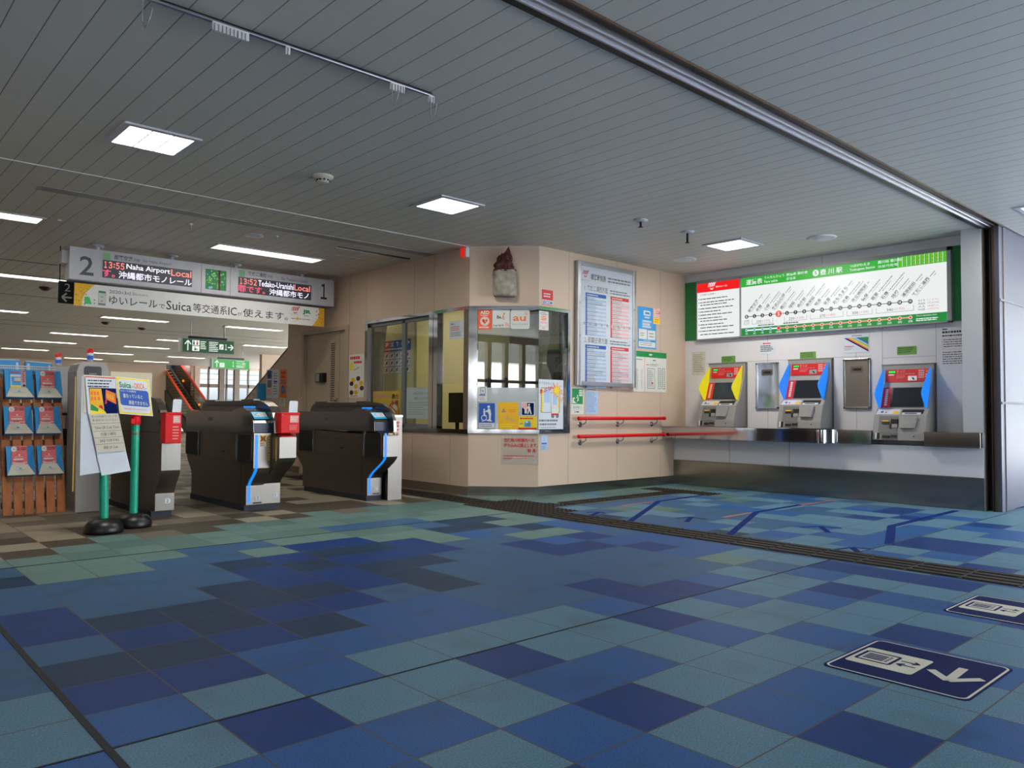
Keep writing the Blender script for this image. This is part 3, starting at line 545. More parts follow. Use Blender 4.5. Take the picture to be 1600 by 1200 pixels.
b.poly(G, [(.112, .03), (.192, .03), (.165, .115), (.112, .115)], .0003, 'lit_green_dk'); b.prism(G, rr(.26, .025, .345, .205, .01), 0, .0004, 'ink_lt'); b.rect(G, .265, .05, .34, .18, .0008, 'paper'); b.rect(G, .265, .178, .34, .20, .0009, 'green'); b.rect(G, .265, .04, .34, .05, .0009, 'ink'); b.rect(G, .285, .125, .32, .135, .0010, 'cyan'); b.disc(G, .30, .08, .012, .001, 'ink_lt')
for y in (.045, .085): b.disc(G, .22, y, .01, .0004, 'ink_lt')
for s, x, w_, h, y in (('2020', .384, .13, .040, .186), ('年', .518, .028, .026, .188), ('3', .549, .026, .040, .186), ('月', .58, .028, .026, .188), ('１０', .611, .055, .040, .186), ('日(火)から', .67, .16, .028, .186)): b.text(G, s, x, y, h, 0, 'ink', w=w_)
for s, x, w_, h, y in (('ゆいレール', .384, .56, .105, .052), ('で', .965, .075, .056, .055), ('Suica', 1.055, .315, .115, .05), ('等交通系', 1.39, .455, .118, .046), ('IC', 1.86, .115, .108, .05), ('が', 1.985, .065, .052, .052), ('使えます。', 2.06, .66, .112, .046)): b.text(G, s, x, y, h, 0, 'ink', w=w_, bold=.004)
def squiggle(mb, G, x, y, s, m, lw=.12):
    """the line's emblem: four leaning loops over a smile"""
    for k in range(3): mb.stroke(G, [(x+s*(.02+.26*k), y+s*.34), (x+s*(.10+.26*k), y+s*.72), (x+s*(.26+.26*k), y+s*.86), (x+s*(.30+.26*k), y+s*.6), (x+s*(.2+.26*k), y+s*.42)], s*lw*.7, 0, m)
    mb.stroke(G, [(x+s*.8, y+s*.42), (x+s*.92, y+s*.75), (x+s*1.1, y+s*.95)], s*lw, 0, m); mb.stroke(G, [(x+s*.3, y+s*.2), (x+s*.42, y+s*.06), (x+s*.58, y+s*.06), (x+s*.72, y+s*.22)], s*lw, 0, m)
squiggle(b, G, 2.775, .155, .11, 'redink'); b.text(G, 'ゆいレール', 2.76, .135, .016, 0, 'redink', w=.12)
b.text(G, 'JR', 2.945, .155, .068, 0, 'green', w=.135, bold=.05); b.dashes(G, 2.97, .130, 3.06, .146, 1, 0, 'green'); b.dashes(G, 2.77, .075, 3.10, .095, 1, 0, 'ink_grey'); b.rect(G, 2.85, .066, 2.885, .104, .0004, 'yellowo')
fin(b)
t = empty('platform_sign', (2.36, 10.72, 2.285), 'small black hanging platform sign with number 2 and left arrow', 'sign')
F2 = Frame((0, 10.70, 0), (1, 0, 0), ZV); m = MB(); m.box(2.274, 10.70, 2.285, 2.80, 10.76, 2.552, 'matblack'); G = F2.sub(0, 0, .001); m.text(G, '2', 2.33, 2.43, .095, 0, 'casing', w=.065); m.stroke(G, [(2.305, 2.355), (2.415, 2.355)], .02, 0, 'casing'); m.stroke(G, [(2.355, 2.405), (2.305, 2.355), (2.355, 2.305)], .02, .0003, 'casing'); m.build('plate', t)
m = MB(); m.tube([(2.282, 10.73, 2.55), (2.282, 10.73, CZ)], .006, 'black', 8); m.build('hanger', t)
# green signs in the hall
def green_sign(x0, x1, y, z0, z1, m, label, second):
    t = empty('direction_sign', ((x0+x1)/2, y, z0), label, 'sign', 'green direction signs in the hall'); F = Frame((0, y, 0), (1, 0, 0), ZV); H = z1-z0
    c = MB(); c.box(x0-.05, y+.005, z0-.01, x1, y+.16, z1+.01, 'metal_grey'); c.box(x0+.15, y+.04, z1+.01, x1-.15, y+.12, z1+.07, 'dark_metal')
    for x in (x0+.2, x1-.2): c.tube([(x, y+.08, z1), (x, y+.08, CZ)], .015, 'metal_grey', 8)
    c.build('housing', t)
    f = MB(); f.box(x0, y-.002, z0, x1, y+.01, z1, m); G = F.sub(x0, z0, .0028); Wd = x1-x0; S = 'sign_white'
    f.stroke(G, [(H*.37, H*.1), (H*.37, H*.85)], H*.08, 0, S); f.stroke(G, [(H*.14, H*.58), (H*.37, H*.87), (H*.6, H*.58)], H*.08, .0003, S)
    f.prism(G, rr(H*.7, H*.12 if second else H*.08, H*1.25, H*.62 if second else H*.47, H*.03), 0, .0003, S)
    if not second:
        f.rect(G, H*.7, H*.52, H*1.25, H*.92, 0, S)
        for k, c_ in ((.82, 'navy'), (1.08, 'redink')): f.disc(G, H*k, H*.84, H*.05, .0006, c_, 10); f.rect(G, H*(k-.06), H*.56, H*(k+.06), H*.77, .0006, c_)
        f.stroke(G, [(H*.9, H*.42), (H*.92, H*.25), (H*1.05, H*.25), (H*1.12, H*.14)], H*.05, .0006, m); f.disc(G, H*.93, H*.2, H*.08, .0005, m, 12)
        f.dashes(G, H*1.32, H*.22, H*1.78, H*.9, 5, 0, S, .5); f.dashes(G, H*2.0, H*.08, H*2.75, H*.9, 6, 0, S, .5)
        f.rect(G, H*2.82, H*.3, H*3.15, H*.72, 0, S); f.stroke(G, [(H*2.9, H*.36), (H*3.0, H*.5), (H*3.08, H*.62)], H*.05, .0004, m); f.text(G, '１', H*3.28, H*.28, H*.46, 0, S, w=H*.14, bold=.02)
        f.stroke(G, [(H*3.5, H*.5), (H*3.92, H*.5)], H*.08, 0, S); f.stroke(G, [(H*3.72, H*.72), (H*3.93, H*.5), (H*3.72, H*.28)], H*.08, .0003, S)
    else:
        f.stroke(G, [(H*.8, H*.18), (H*.95, H*.4), (H*1.15, H*.5)], H*.05, .0006, m); f.text(G, '１', Wd*.52, H*.22, H*.58, 0, S, w=H*.18, bold=.02)
        f.text(G, 'てだこ浦西', Wd*.63, H*.5, H*.22, 0, S, w=Wd*.26, bold=.01); f.dashes(G, Wd*.63, H*.12, Wd*.9, H*.42, 3, 0, S, .45); f.dashes(G, Wd*.63, H*.8, Wd*.9, H*.92, 1, 0, S, .4)
    f.build('sign_face', t)
green_sign(6.32, 7.49, 18, 2.305, 2.598, 'sign_green', 'upper dark green hall sign with toilet and wheelchair symbols and right arrow', False)
green_sign(9.36, 10.50, 24, 2.28, 2.552, 'sign_green_lt', 'lower bright green hall sign with up arrow and number 1', True)
# ---------------------------------------------------------------- ticket gates
def strip(mb, x0, x1, pts, off, m):
    """thin band laid along a front profile of (y, z) points"""
    q = []
    for i, (y, z) in enumerate(pts):
        a = pts[max(i-1, 0)]; b_ = pts[min(i+1, len(pts)-1)]; dy, dz = b_[0]-a[0], b_[1]-a[1]; l = math.hypot(dy, dz); q.append((y-off*dz/l, z+off*dy/l))
    for (a, b_), (c_, d_) in zip(zip(pts, pts[1:]), zip(q, q[1:])):
        mb.add([(x0, a[0], a[1]), (x1, a[0], a[1]), (x1, b_[0], b_[1]), (x0, b_[0], b_[1]), (x0, c_[0], c_[1]), (x1, c_[0], c_[1]), (x1, d_[0], d_[1]), (x0, d_[0], d_[1])], [(4, 5, 6, 7), (0, 1, 5, 4), (0, 4, 7, 3), (1, 2, 6, 5), (3, 7, 6, 2)], m)
    return mb
def scurve(yb, yf, za, zb, zt, n=7):
    """front of a gate: upright foot at yb, S-bend between za and zb, upright nose at yf"""
    out = [(yb, .058)]
    for i in range(n+1):
        k = i/n; s = k*k*(3-2*k); out.append((yb+(yf-yb)*(.35*k+.65*s), za+(zb-za)*k))
    return out+[(yf, zt)]
FG = lambda x: Frame((x, 0, 0), (0, 1, 0), ZV)      # normal +x
def gate_body(t, x0, x1, front, rear, m='brushed', side='gate_side'):
    p = front+[(y, z) for y, z in reversed(rear)]
    mb = MB(); mb.prism(FG(x0), p, 0, x1-x0, m, cap=side); return mb
def plate_num(mb, x, y, z, s):
    F = Frame((0, y, 0), (1, 0, 0), ZV); mb.prism(F, [(x, z), (x+.04, z), (x+.052, z+.012), (x+.052, z+.034), (x+.04, z+.046), (x, z+.046)], 0, .0015, 'paper_cool'); mb.text(F, '１' if s == '1' else s, x+.014, z+.008, .03, .002, 'ink', w=.016 if s == '1' else .02, bold=.015)
def led_reader(t, x0, x1, yo=0):
    m = MB(); F = Frame((0, 0, 0), (1, 0, 0), ZV)
    a = Vector((x0, 7.475+yo, .987)); v = Vector((0, .135, .093)).normalized(); S = Frame((x0, 7.335+yo, .905), (1, 0, 0), v)
    m.fbox(S, .012, 0, .003, x1-x0-.006, .125, .006, 'cyan'); m.fbox(S, .02, .035, .006, x1-x0-.012, .11, .007, 'paper'); m.text(S, 'IC', .03, .045, .055, .0075, 'cyan', w=.05, bold=.04); m.dashes(S, .09, .05, x1-x0-.02, .10, 3, .0075, 'ink_lt'); m.build('card_label', t)
    m = MB(); 
    pts = [Vector(((x0+x1)/2+.05*math.cos(k*math.pi/8), 7.62+yo+.055*math.sin(k*math.pi/8), 1.028+(-.012 if math.sin(k*math.pi/8) > .5 else 0))) for k in range(17)]
    m.tube(pts, .008, 'led_blue', 6, caps=False); m.build('reader_light', t)
HOOD = [(9.10, .765), (9.13, .93), (9.09, .985), (7.86, .98), (7.76, 1.005), (7.66, 1.022), (7.56, 1.018), (7.48, .99), (7.40, .945), (7.335, .895), (7.32, .87), (7.315, .772)]
RIDGE = [(9.14, .77), (9.14, 1.0), (9.09, 1.06), (8.99, 1.093), (7.60, 1.093), (7.47, 1.075), (7.36, 1.035), (7.28, .97), (7.235, .89), (7.225, .77)]
def gate_common(t, x0, xm, x1, front, rear, nose, yo=0, rw=.1):
    LB = gate_body(t, x0, xm, front, rear).build('left_body', t, bevel=.003)
    m = MB(); m.prism(FG(x0-.004), [(y+yo, z) for y, z in HOOD], 0, xm-x0+.004, 'gate_hood', cap='gate_hood'); HD = m.build('hood', t, bevel=.008)
    m = MB(); m.prism(FG(xm-.012), [(y+yo*.3, z) for y, z in RIDGE], 0, rw, 'brushed_warm', cap='gate_dark'); m.fbox(FG(xm-.013), 7.62, 1.035, -.002, 8.98, 1.06, .001, 'black')
    for y in (8.75, 7.75): m.box(xm+.0, y, 1.09, xm+rw-.03, y+.3, 1.108, 'gate_dark')
    m.build('ridge', t, bevel=.006)
    m = MB(); m.box(x0-.01, nose+.19 if False else 7.49, 0, x1-.015, 8.93, .058, 'plinth'); m.build('plinth', t)
    for y0, y1, zz in ((front[-1][0]+.012, front[-1][0]+.33, .488), (8.74, 9.07, .495)):
        m = MB(); m.prism(FG(x0-.022), rr(y0, zz, y1, .752, .03), 0, .03, 'matblack'); m.build('flap_pad', t, bevel=.006)
    m = MB()
    for y in (front[-1][0]+.36, 8.70): m.box(x0-.012, y, .485, x0, y+.03, .765, 'brushed'); m.box(x0-.018, y+.008, .51, x0-.01, y+.022, .74, 'steel')
    m.build('hinge_post', t)
    m = MB(); m.box(x0-.0015, 7.70, .667, x0+.002, 8.68, .670, 'black'); m.box(x0-.0015, 7.70, .770, x0+.002, 8.68, .773, 'black'); m.box(x0-.0015, 7.5, .478, x0+.002, 8.92, .481, 'black')
    m.box(x0-.004, 8.02, .555, x0, 8.09, .575, 'black'); m.box(x0-.006, 8.36, .88, x0, 8.46, .92, 'gate_side'); m.box(x0-.0015, 7.60, .06, x0+.002, 7.603, .48, 'black'); m.build('panel_joints', LB)
    m = MB(); strip(m, x0+.014, x0+.042, [(front[0][0], .078)]+[p for p in front if p[1] > .06][:-1]+[(front[-1][0], .755)], .003, 'led_blue'); m.build('led_strip', LB)
    m = MB(); m.box(x0+.006, 7.31+yo, .778, xm-.012, 7.33+yo, .868, 'navy'); m.build('reader_front', t); led_reader(HD, x0, xm-.01, yo)
    m = MB(); F = Frame((0, front[-1][0], 0), (1, 0, 0), ZV); m.fbox(F, x0+.062, .64, 0, x0+.125, .755, .001, 'paper'); m.rect(F, x0+.066, .682, x0+.121, .751, .0015, 'yellow'); m.disc(F, x0+.0935, .735, .008, .002, 'redink', 10); m.rect(F, x0+.088, .69, x0+.099, .728, .002, 'redink'); m.stroke(F, [(x0+.07, .745), (x0+.085, .715), (x0+.07, .69)], .012, .0018, 'ink'); m.stroke(F, [(x0+.117, .745), (x0+.102, .715), (x0+.117, .69)], .012, .0018, 'ink'); m.dashes(F, x0+.066, .645, x0+.121, .678, 2, .0015, 'redink', .5)
    m.build('warning_sticker', LB)
    m = MB(); m.box(x0+.145, front[-1][0]-.0015, .50, x0+.16, front[-1][0], .755, 'yellowo'); m.dashes(Frame((0, front[-1][0]-.002, 0), (1, 0, 0), ZV), x0+.148, .51, x0+.157, .745, 9, 0, 'ink', .6); m.build('yellow_strip', LB)
rear2 = scurve(8.93, 9.09, .28, .48, .77)
t = empty('ticket_gate', (3.44, 8.2, 0), 'middle ticket gate with blue light strip, double front numbered 2 and 1', 'ticket gate', 'ticket gates')
f2 = scurve(7.468, 7.312, .25, .43, .772); gate_common(t, 3.26, 3.44, 3.62, f2, rear2, 7.31)
f2r = scurve(7.478, 7.142, .26, .53, .735)+[(7.30, .766)]
gate_body(t, 3.444, 3.62, f2r, rear2).build('right_body', t, bevel=.003)
m = MB(); m.prism(FG(3.535), [(9.1, .766), (9.1, .93), (7.75, .95), (7.5, .90), (7.42, .80), (7.30, .768)], 0, .085, 'gate_hood'); m.build('right_hood', t, bevel=.008)
m = MB(); plate_num(m, 3.355, f2[0][0]-.0015, .10, '2'); plate_num(m, 3.545, f2r[0][0]-.0015, .115, '1'); m.box(3.33, f2[0][0]-.001, .068, 3.42, f2[0][0], .082, 'ink'); m.build('number_plate', t)
m = MB(); m.box(3.442, 7.16, .52, 3.4438, 7.30, .73, 'brushed_warm'); m.box(3.441, 7.2, .50, 3.443, 7.22, .72, 'yellowo'); m.build('side_trim', t); m = MB(); m.add([(3.47, 7.15, .737), (3.618, 7.15, .737), (3.618, 7.298, .767), (3.47, 7.298, .767), (3.47, 7.15, .741), (3.618, 7.15, .741), (3.618, 7.298, .771), (3.47, 7.298, .771)], [(0, 3, 2, 1), (4, 5, 6, 7), (0, 1, 5, 4), (1, 2, 6, 5), (2, 3, 7, 6), (3, 0, 4, 7)], 'red'); m.build('tray', t)
t = empty('ticket_gate', (4.75, 8.2, 0), 'right ticket gate with blue light strip beside a steel cabinet, numbered 1', 'ticket gate', 'ticket gates')
f3 = scurve(7.486, 7.172, .25, .50, .725)+[(7.30, .77)]; r3 = scurve(8.99, 9.19, .28, .47, .77)
gate_common(t, 4.65, 4.835, 4.85, f3[:-1]+[(7.175, .728)], r3, 7.17, .03, .036)
m = MB(); plate_num(m, 4.735, f3[0][0]-.0015, .10, '1'); m.box(4.72, f3[0][0]-.001, .068, 4.81, f3[0][0], .082, 'ink'); m.build('number_plate', t)
m = MB(); m.prism(FG(4.65), [(7.172, .725), (7.32, .77), (7.32, .78), (7.172, .735)], 0, .185, 'gate_dark'); m.build('nose_cover', t)
t = empty('steel_cabinet', (4.96, 7.8, 0), 'upright brushed steel cabinet with red lettering attached beside the right gate', 'cabinet')
m = MB(); m.box(4.862, 7.40, 0, 5.045, 8.3, .945, 'brushed'); m.box(4.857, 7.395, .93, 5.05, 8.3, .95, 'silver'); F = Frame((0, 7.394, 0), (1, 0, 0), ZV)
for k, s in enumerate('自動改札'): m.text(F, s, 4.972, .85-k*.042, .032, .0006, 'redink', w=.03, bold=.02)
for k in range(3): m.dashes(F, 4.915, .76+k*.04, 4.945, .79+k*.04, 1, .0006, 'ink', .7)
m.build('body', t)
t = empty('ticket_gate', (2.52, 8.3, 0), 'left ticket gate with plain steel front numbered 2, behind the sign stands', 'ticket gate', 'ticket gates')
f1 = scurve(7.546, 7.402, .22, .44, .78); r1 = scurve(8.95, 9.09, .28, .48, .78)
gate_body(t, 2.43, 2.60, f1, r1).build('body', t, bevel=.003)
m = MB(); m.prism(FG(2.43), [(9.1, .785), (9.1, .95), (9.0, 1.06), (8.85, 1.112), (7.74, 1.112), (7.64, 1.10), (7.55, 1.06), (7.47, .99), (7.43, .92), (7.42, .785)], 0, .06, 'brushed_warm', cap='gate_side'); m.build('ridge', t, bevel=.006)
m = MB(); m.prism(FG(2.49), [(9.1, .785), (9.1, .93), (7.75, .95), (7.5, .92), (7.41, .88), (7.405, .785)], 0, .11, 'gate_dark'); m.build('hood', t, bevel=.006)
m = MB(); m.box(2.40, 7.56, 0, 2.585, 8.95, .058, 'plinth'); m.build('plinth', t)
m = MB(); plate_num(m, 2.515, f1[0][0]-.0015, .125, '2'); m.build('number_plate', t)
m = MB(); m.box(2.4285, 7.42, .783, 2.431, 9.08, .787, 'black')
for y, z in ((7.50, .98), (7.47, .88), (7.75, 1.07)): m.tube([(2.432, y, z), (2.424, y, z)], .012, 'black', 10)
m.build('panel_joints', t)
def red_box(x0, x1, z0, z1, y0, y1, px, label):
    t = empty('collection_box', ((x0+x1)/2, y1, z0), label, 'box', 'red boxes with white paddles on the gates')
    m = MB(); m.box(x0, y0, z0, x1, y1, z1, 'bright_red'); m.box(x0-.004, y0-.004, z1-.02, x1+.004, y1, z1, 'bright_red'); m.build('tub', t, bevel=.006)
    m = MB(); F = Frame((0, y0, 0), (1, 0, 0), ZV); m.fbox(F, x0+(x1-x0)*.48, z1-.1, .0005, x1-.012, z1-.03, .0015, 'pinkink'); m.dashes(F, x0+(x1-x0)*.5, z1-.09, x1-.015, z1-.04, 3, .002, 'paper', .5); m.text(F, '››', x0+.006, z1-.026, .012, .0006, 'yellow', w=.02); m.dashes(F, x0+(x1-x0)*.45, z0+.03, x1-.02, z1-.12, 5, .0015, 'pinkink', .4); m.build('label', t)
    m = MB(); m.prism(Frame((0, (y0+y1)/2, 0), (1, 0, -.0), (-.0+.06, 0, 1)), [(a-.05, b) for a, b in rr(px[0], z1-.05, px[1], 1.092, .014)], 0, .004, 'paper_cool'); m.build('paddle', t)
red_box(2.415, 2.56, .690, .972, 7.28, 7.398, (2.485, 2.562), 'red box with white paddle hanging on the left gate front')
red_box(3.46, 3.655, .772, .975, 7.15, 7.295, (3.565, 3.655), 'red box with white paddle standing on the middle gate')
# ---------------------------------------------------------------- sign stands
def stand_base(t, x, y, top, r=.032, lean=0):
    m = MB(); m.lathe((x, y, 0), [(0, 0), (.142, 0), (.148, .02), (.14, .06), (.115, .092), (.075, .11), (.05, .118), (0, .118)], 'rubber', 32); m.build('base', t)
    m = MB(); m.tube([(x, y, .11), (x+lean*.4, y, top*.6), (x+lean, y, top)], r, 'teal_post', 18); m.build('post', t)
def quad_sheet(mb, y, pts, th, m): F = Frame((0, y, 0), (1, 0, 0), ZV); mb.prism(F, pts, 0, th, m); return F
def qmap(q):
    """maps (0..1, 0..1) inside a four-cornered sheet: corners lower left, lower right, upper right, upper left"""
    def f(s, t_): return tuple((q[0][i]*(1-s)+q[1][i]*s)*(1-t_)+(q[3][i]*(1-s)+q[2][i]*s)*t_ for i in (0, 1))
    return f
t = empty('sign_stand', (1.83, 6.9, 0), 'teal post stand with layered notices in several languages on black base', 'sign stand', 'teal sign stands')
stand_base(t, 1.83, 6.9, .97, .033, -.03)
m = MB()
quad_sheet(m, 6.875, [(1.64, .47), (1.80, .49), (1.79, 1.22), (1.635, 1.255)], .003, 'paper_cool'); quad_sheet(m, 6.870, [(1.652, .97), (1.86, .97), (1.85, 1.262), (1.642, 1.268)], .003, 'offwhite'); m.build('back_sheet', t)
q = [(1.683, .957), (1.902, .962), (1.875, 1.25), (1.655, 1.257)]; f = qmap(q); m = MB(); F = quad_sheet(m, 6.860, q, .003, 'paper_cool')
G = Frame((0, 6.8565, 0), (1, 0, 0), ZV); P = lambda a: [f(*p) for p in a]
m.poly(G, P([(0, .975), (1, .975), (1, 1), (0, 1)]), .0003, 'redink'); m.poly(G, P([(.09, .0), (1, .0), (1, .70), (.09, .70)]), .0003, 'floor_sign_blue'); m.poly(G, P([(.09, .12), (.55, .12), (.5, .68), (.11, .68)]), .0006, 'yellowo')
m.poly(G, P([(.62, .40), (.97, .26), (.97, .56), (.65, .66)]), .0006, 'orange'); m.poly(G, P([(.09, 0), (.62, 0), (.5, .14), (.3, .2), (.09, .22)]), .0008, 'yellow'); m.poly(G, P([(.09, .1), (.34, .06), (.36, .14), (.12, .27)]), .001, 'green'); m.poly(G, P([(.36, .18), (.52, .10), (.5, .22), (.42, .24)]), .001, 'redink'); m.poly(G, P([(.58, .26), (.66, .28), (.66, .44), (.6, .36)]), .001, 'redink')
for a in ((.14, .5), (.24, .5), (.34, .5), (.14, .36), (.24, .36), (.36, .36)): m.poly(G, P([a, (a[0]+.07, a[1]), (a[0]+.07, a[1]+.1), (a[0], a[1]+.1)]), .001, 'orange')
for a in ((.68, .42), (.76, .40), (.84, .38)): m.poly(G, P([a, (a[0]+.05, a[1]-.01), (a[0]+.05, a[1]+.12), (a[0], a[1]+.14)]), .001, 'yellowo')
m.dashes(G, 1.675, 1.165, 1.85, 1.235, 3, .0005, 'ink', .4, 4); m.build('photo_notice', t)
q = [(1.755, .648), (1.970, .662), (1.905, .962), (1.688, .957)]; f = qmap(q); m = MB(); quad_sheet(m, 6.858, q, .003, 'offwhite'); G = Frame((0, 6.8545, 0), (1, 0, 0), ZV)
for k, (s, w_) in enumerate((('きっぷのQRバーコードを', .86), ('青い部分にタッチしてください', .86), ('Ticket QR Code Touch', .84), ('扫描二维码', .52), ('QR을 터치해 주세요', .66), ('掃描 QR Code', .5))):
    yy = (.90, .80, .59, .42, .25, .07)[k]; a = f((1-w_)/2, yy); b_ = f(1-(1-w_)/2, yy); m.text(G, s, a[0], a[1], .026 if k > 1 else .019, 0, 'ink', w=b_[0]-a[0], ang=math.atan2(b_[1]-a[1], b_[0]-a[0]))
for yy in (.745, .545, .375, .205): a, b_ = f(.01, yy), f(.99, yy); m.stroke(G, [a, b_], .0022, 0, 'ink')
m.build('language_notice', t)
m = MB(); quad_sheet(m, 6.864, [(1.795, .462), (2.012, .492), (1.970, .664), (1.752, .648)], .003, 'paper_cool'); m.build('blank_sheet', t)
t = empty('sign_stand', (2.11, 7.09, 0), 'teal post stand with red cap and yellow framed blue sign', 'sign stand', 'teal sign stands')
stand_base(t, 2.11, 7.09, .87)
m = MB(); m.lathe((2.11, 7.09, .865), [(.036, 0), (.04, .01), (.04, .07), (.03, .085), (0, .085)], 'bright_red', 20); m.box(2.06, 7.04, .875, 2.09, 7.075, .915, 'bright_red'); m.build('cap', t)
m = MB(); m.lathe((2.11, 7.09, .785), [(.0335, 0), (.0345, .004), (.0335, .008)], 'red', 20); m.build('ring', t)
ang = math.radians(-6); FSg = Frame((1.945, 7.045, .945), (math.cos(ang), 0, math.sin(ang)), (-math.sin(ang), 0, math.cos(ang)))
FSg = Frame((1.968, 7.045, .958), (.9965, 0, -.078), (-.128, 0, .992))
m = MB(); m.fbox(FSg, 0, 0, -.006, .268, .315, 0, 'paper_cool'); G = FSg.sub(0, 0, .0005)
m.rect(G, .006, .006, .262, .309, 0, 'yellow'); m.prism(G, rr(.016, .02, .252, .297, .025), 0, .0004, 'paper_cool'); m.prism(G, rr(.018, .075, .250, .215, .02), .0004, .0008, 'blue')
G = FSg.sub(0, 0, .0018); m.text(G, 'Suica', .022, .225, .05, 0, 'green', w=.095, bold=.03); m.text(G, 'や', .122, .228, .018, 0, 'blue', w=.018); m.text(G, 'OKICA', .142, .225, .05, 0, 'orange', w=.082, bold=.02); m.text(G, 'が', .228, .228, .014, 0, 'blue', w=.014)
m.text(G, 'ICカードが複数枚', .03, .19, .018, 0, 'paper', w=.12); m.text(G, '重なっていると', .044, .142, .034, 0, 'paper', w=.155, bold=.01); m.text(G, '通過できません', .082, .086, .036, 0, 'paper', w=.155, bold=.01); m.text(G, '複数枚お重ねでのタッチはおやめください', .04, .042, .013, 0, 'redink', w=.19); m.build('sign_board', t)
# ---------------------------------------------------------------- brochure rack
RA = math.atan(.268); FR = Frame((0, 8.53, 0), (1, 0, 0), (0, math.sin(RA), math.cos(RA)))
def rk(x, z):
    """apparent point at y = 8.5 brought onto the leaning rack front"""
    dx, dy, dz = x, 8.5, z-1; k = (8.53+.268)/(8.5-.268*dz); X, Z = dx*k, 1+dz*k; return X, Z/math.cos(RA)
t = empty('brochure_rack', (1.66, 8.6, 0), 'leaning brown wooden slat rack holding blue and white brochure pockets', 'rack')
xs = [rk(1.385+.0885*k, .3)[0] for k in range(6)]
for x in xs: m = MB(); m.fbox(FR, x, 0, -.02, x+.072, 1.33, 0, 'wood'); m.build('slat', t, bevel=.003)
for b_ in (.07, .66, 1.03, 1.28): m = MB(); m.fbox(FR, xs[0]-.005, b_, -.05, xs[-1]+.08, b_+.06, -.021, 'wood_dark'); m.build('crossbar', t)
for x in (xs[0], xs[-1]+.05): m = MB(); m.tube([(x, 9.3, .01), (x+.0, 8.9, 1.25)], .018, 'wood_dark', 6); m.build('rear_leg', t)
m = MB(); m.box(1.30, 8.56, 0, 1.38, 8.95, 1.2, 'wood_dark'); m.build('side_panel', t)
names = []
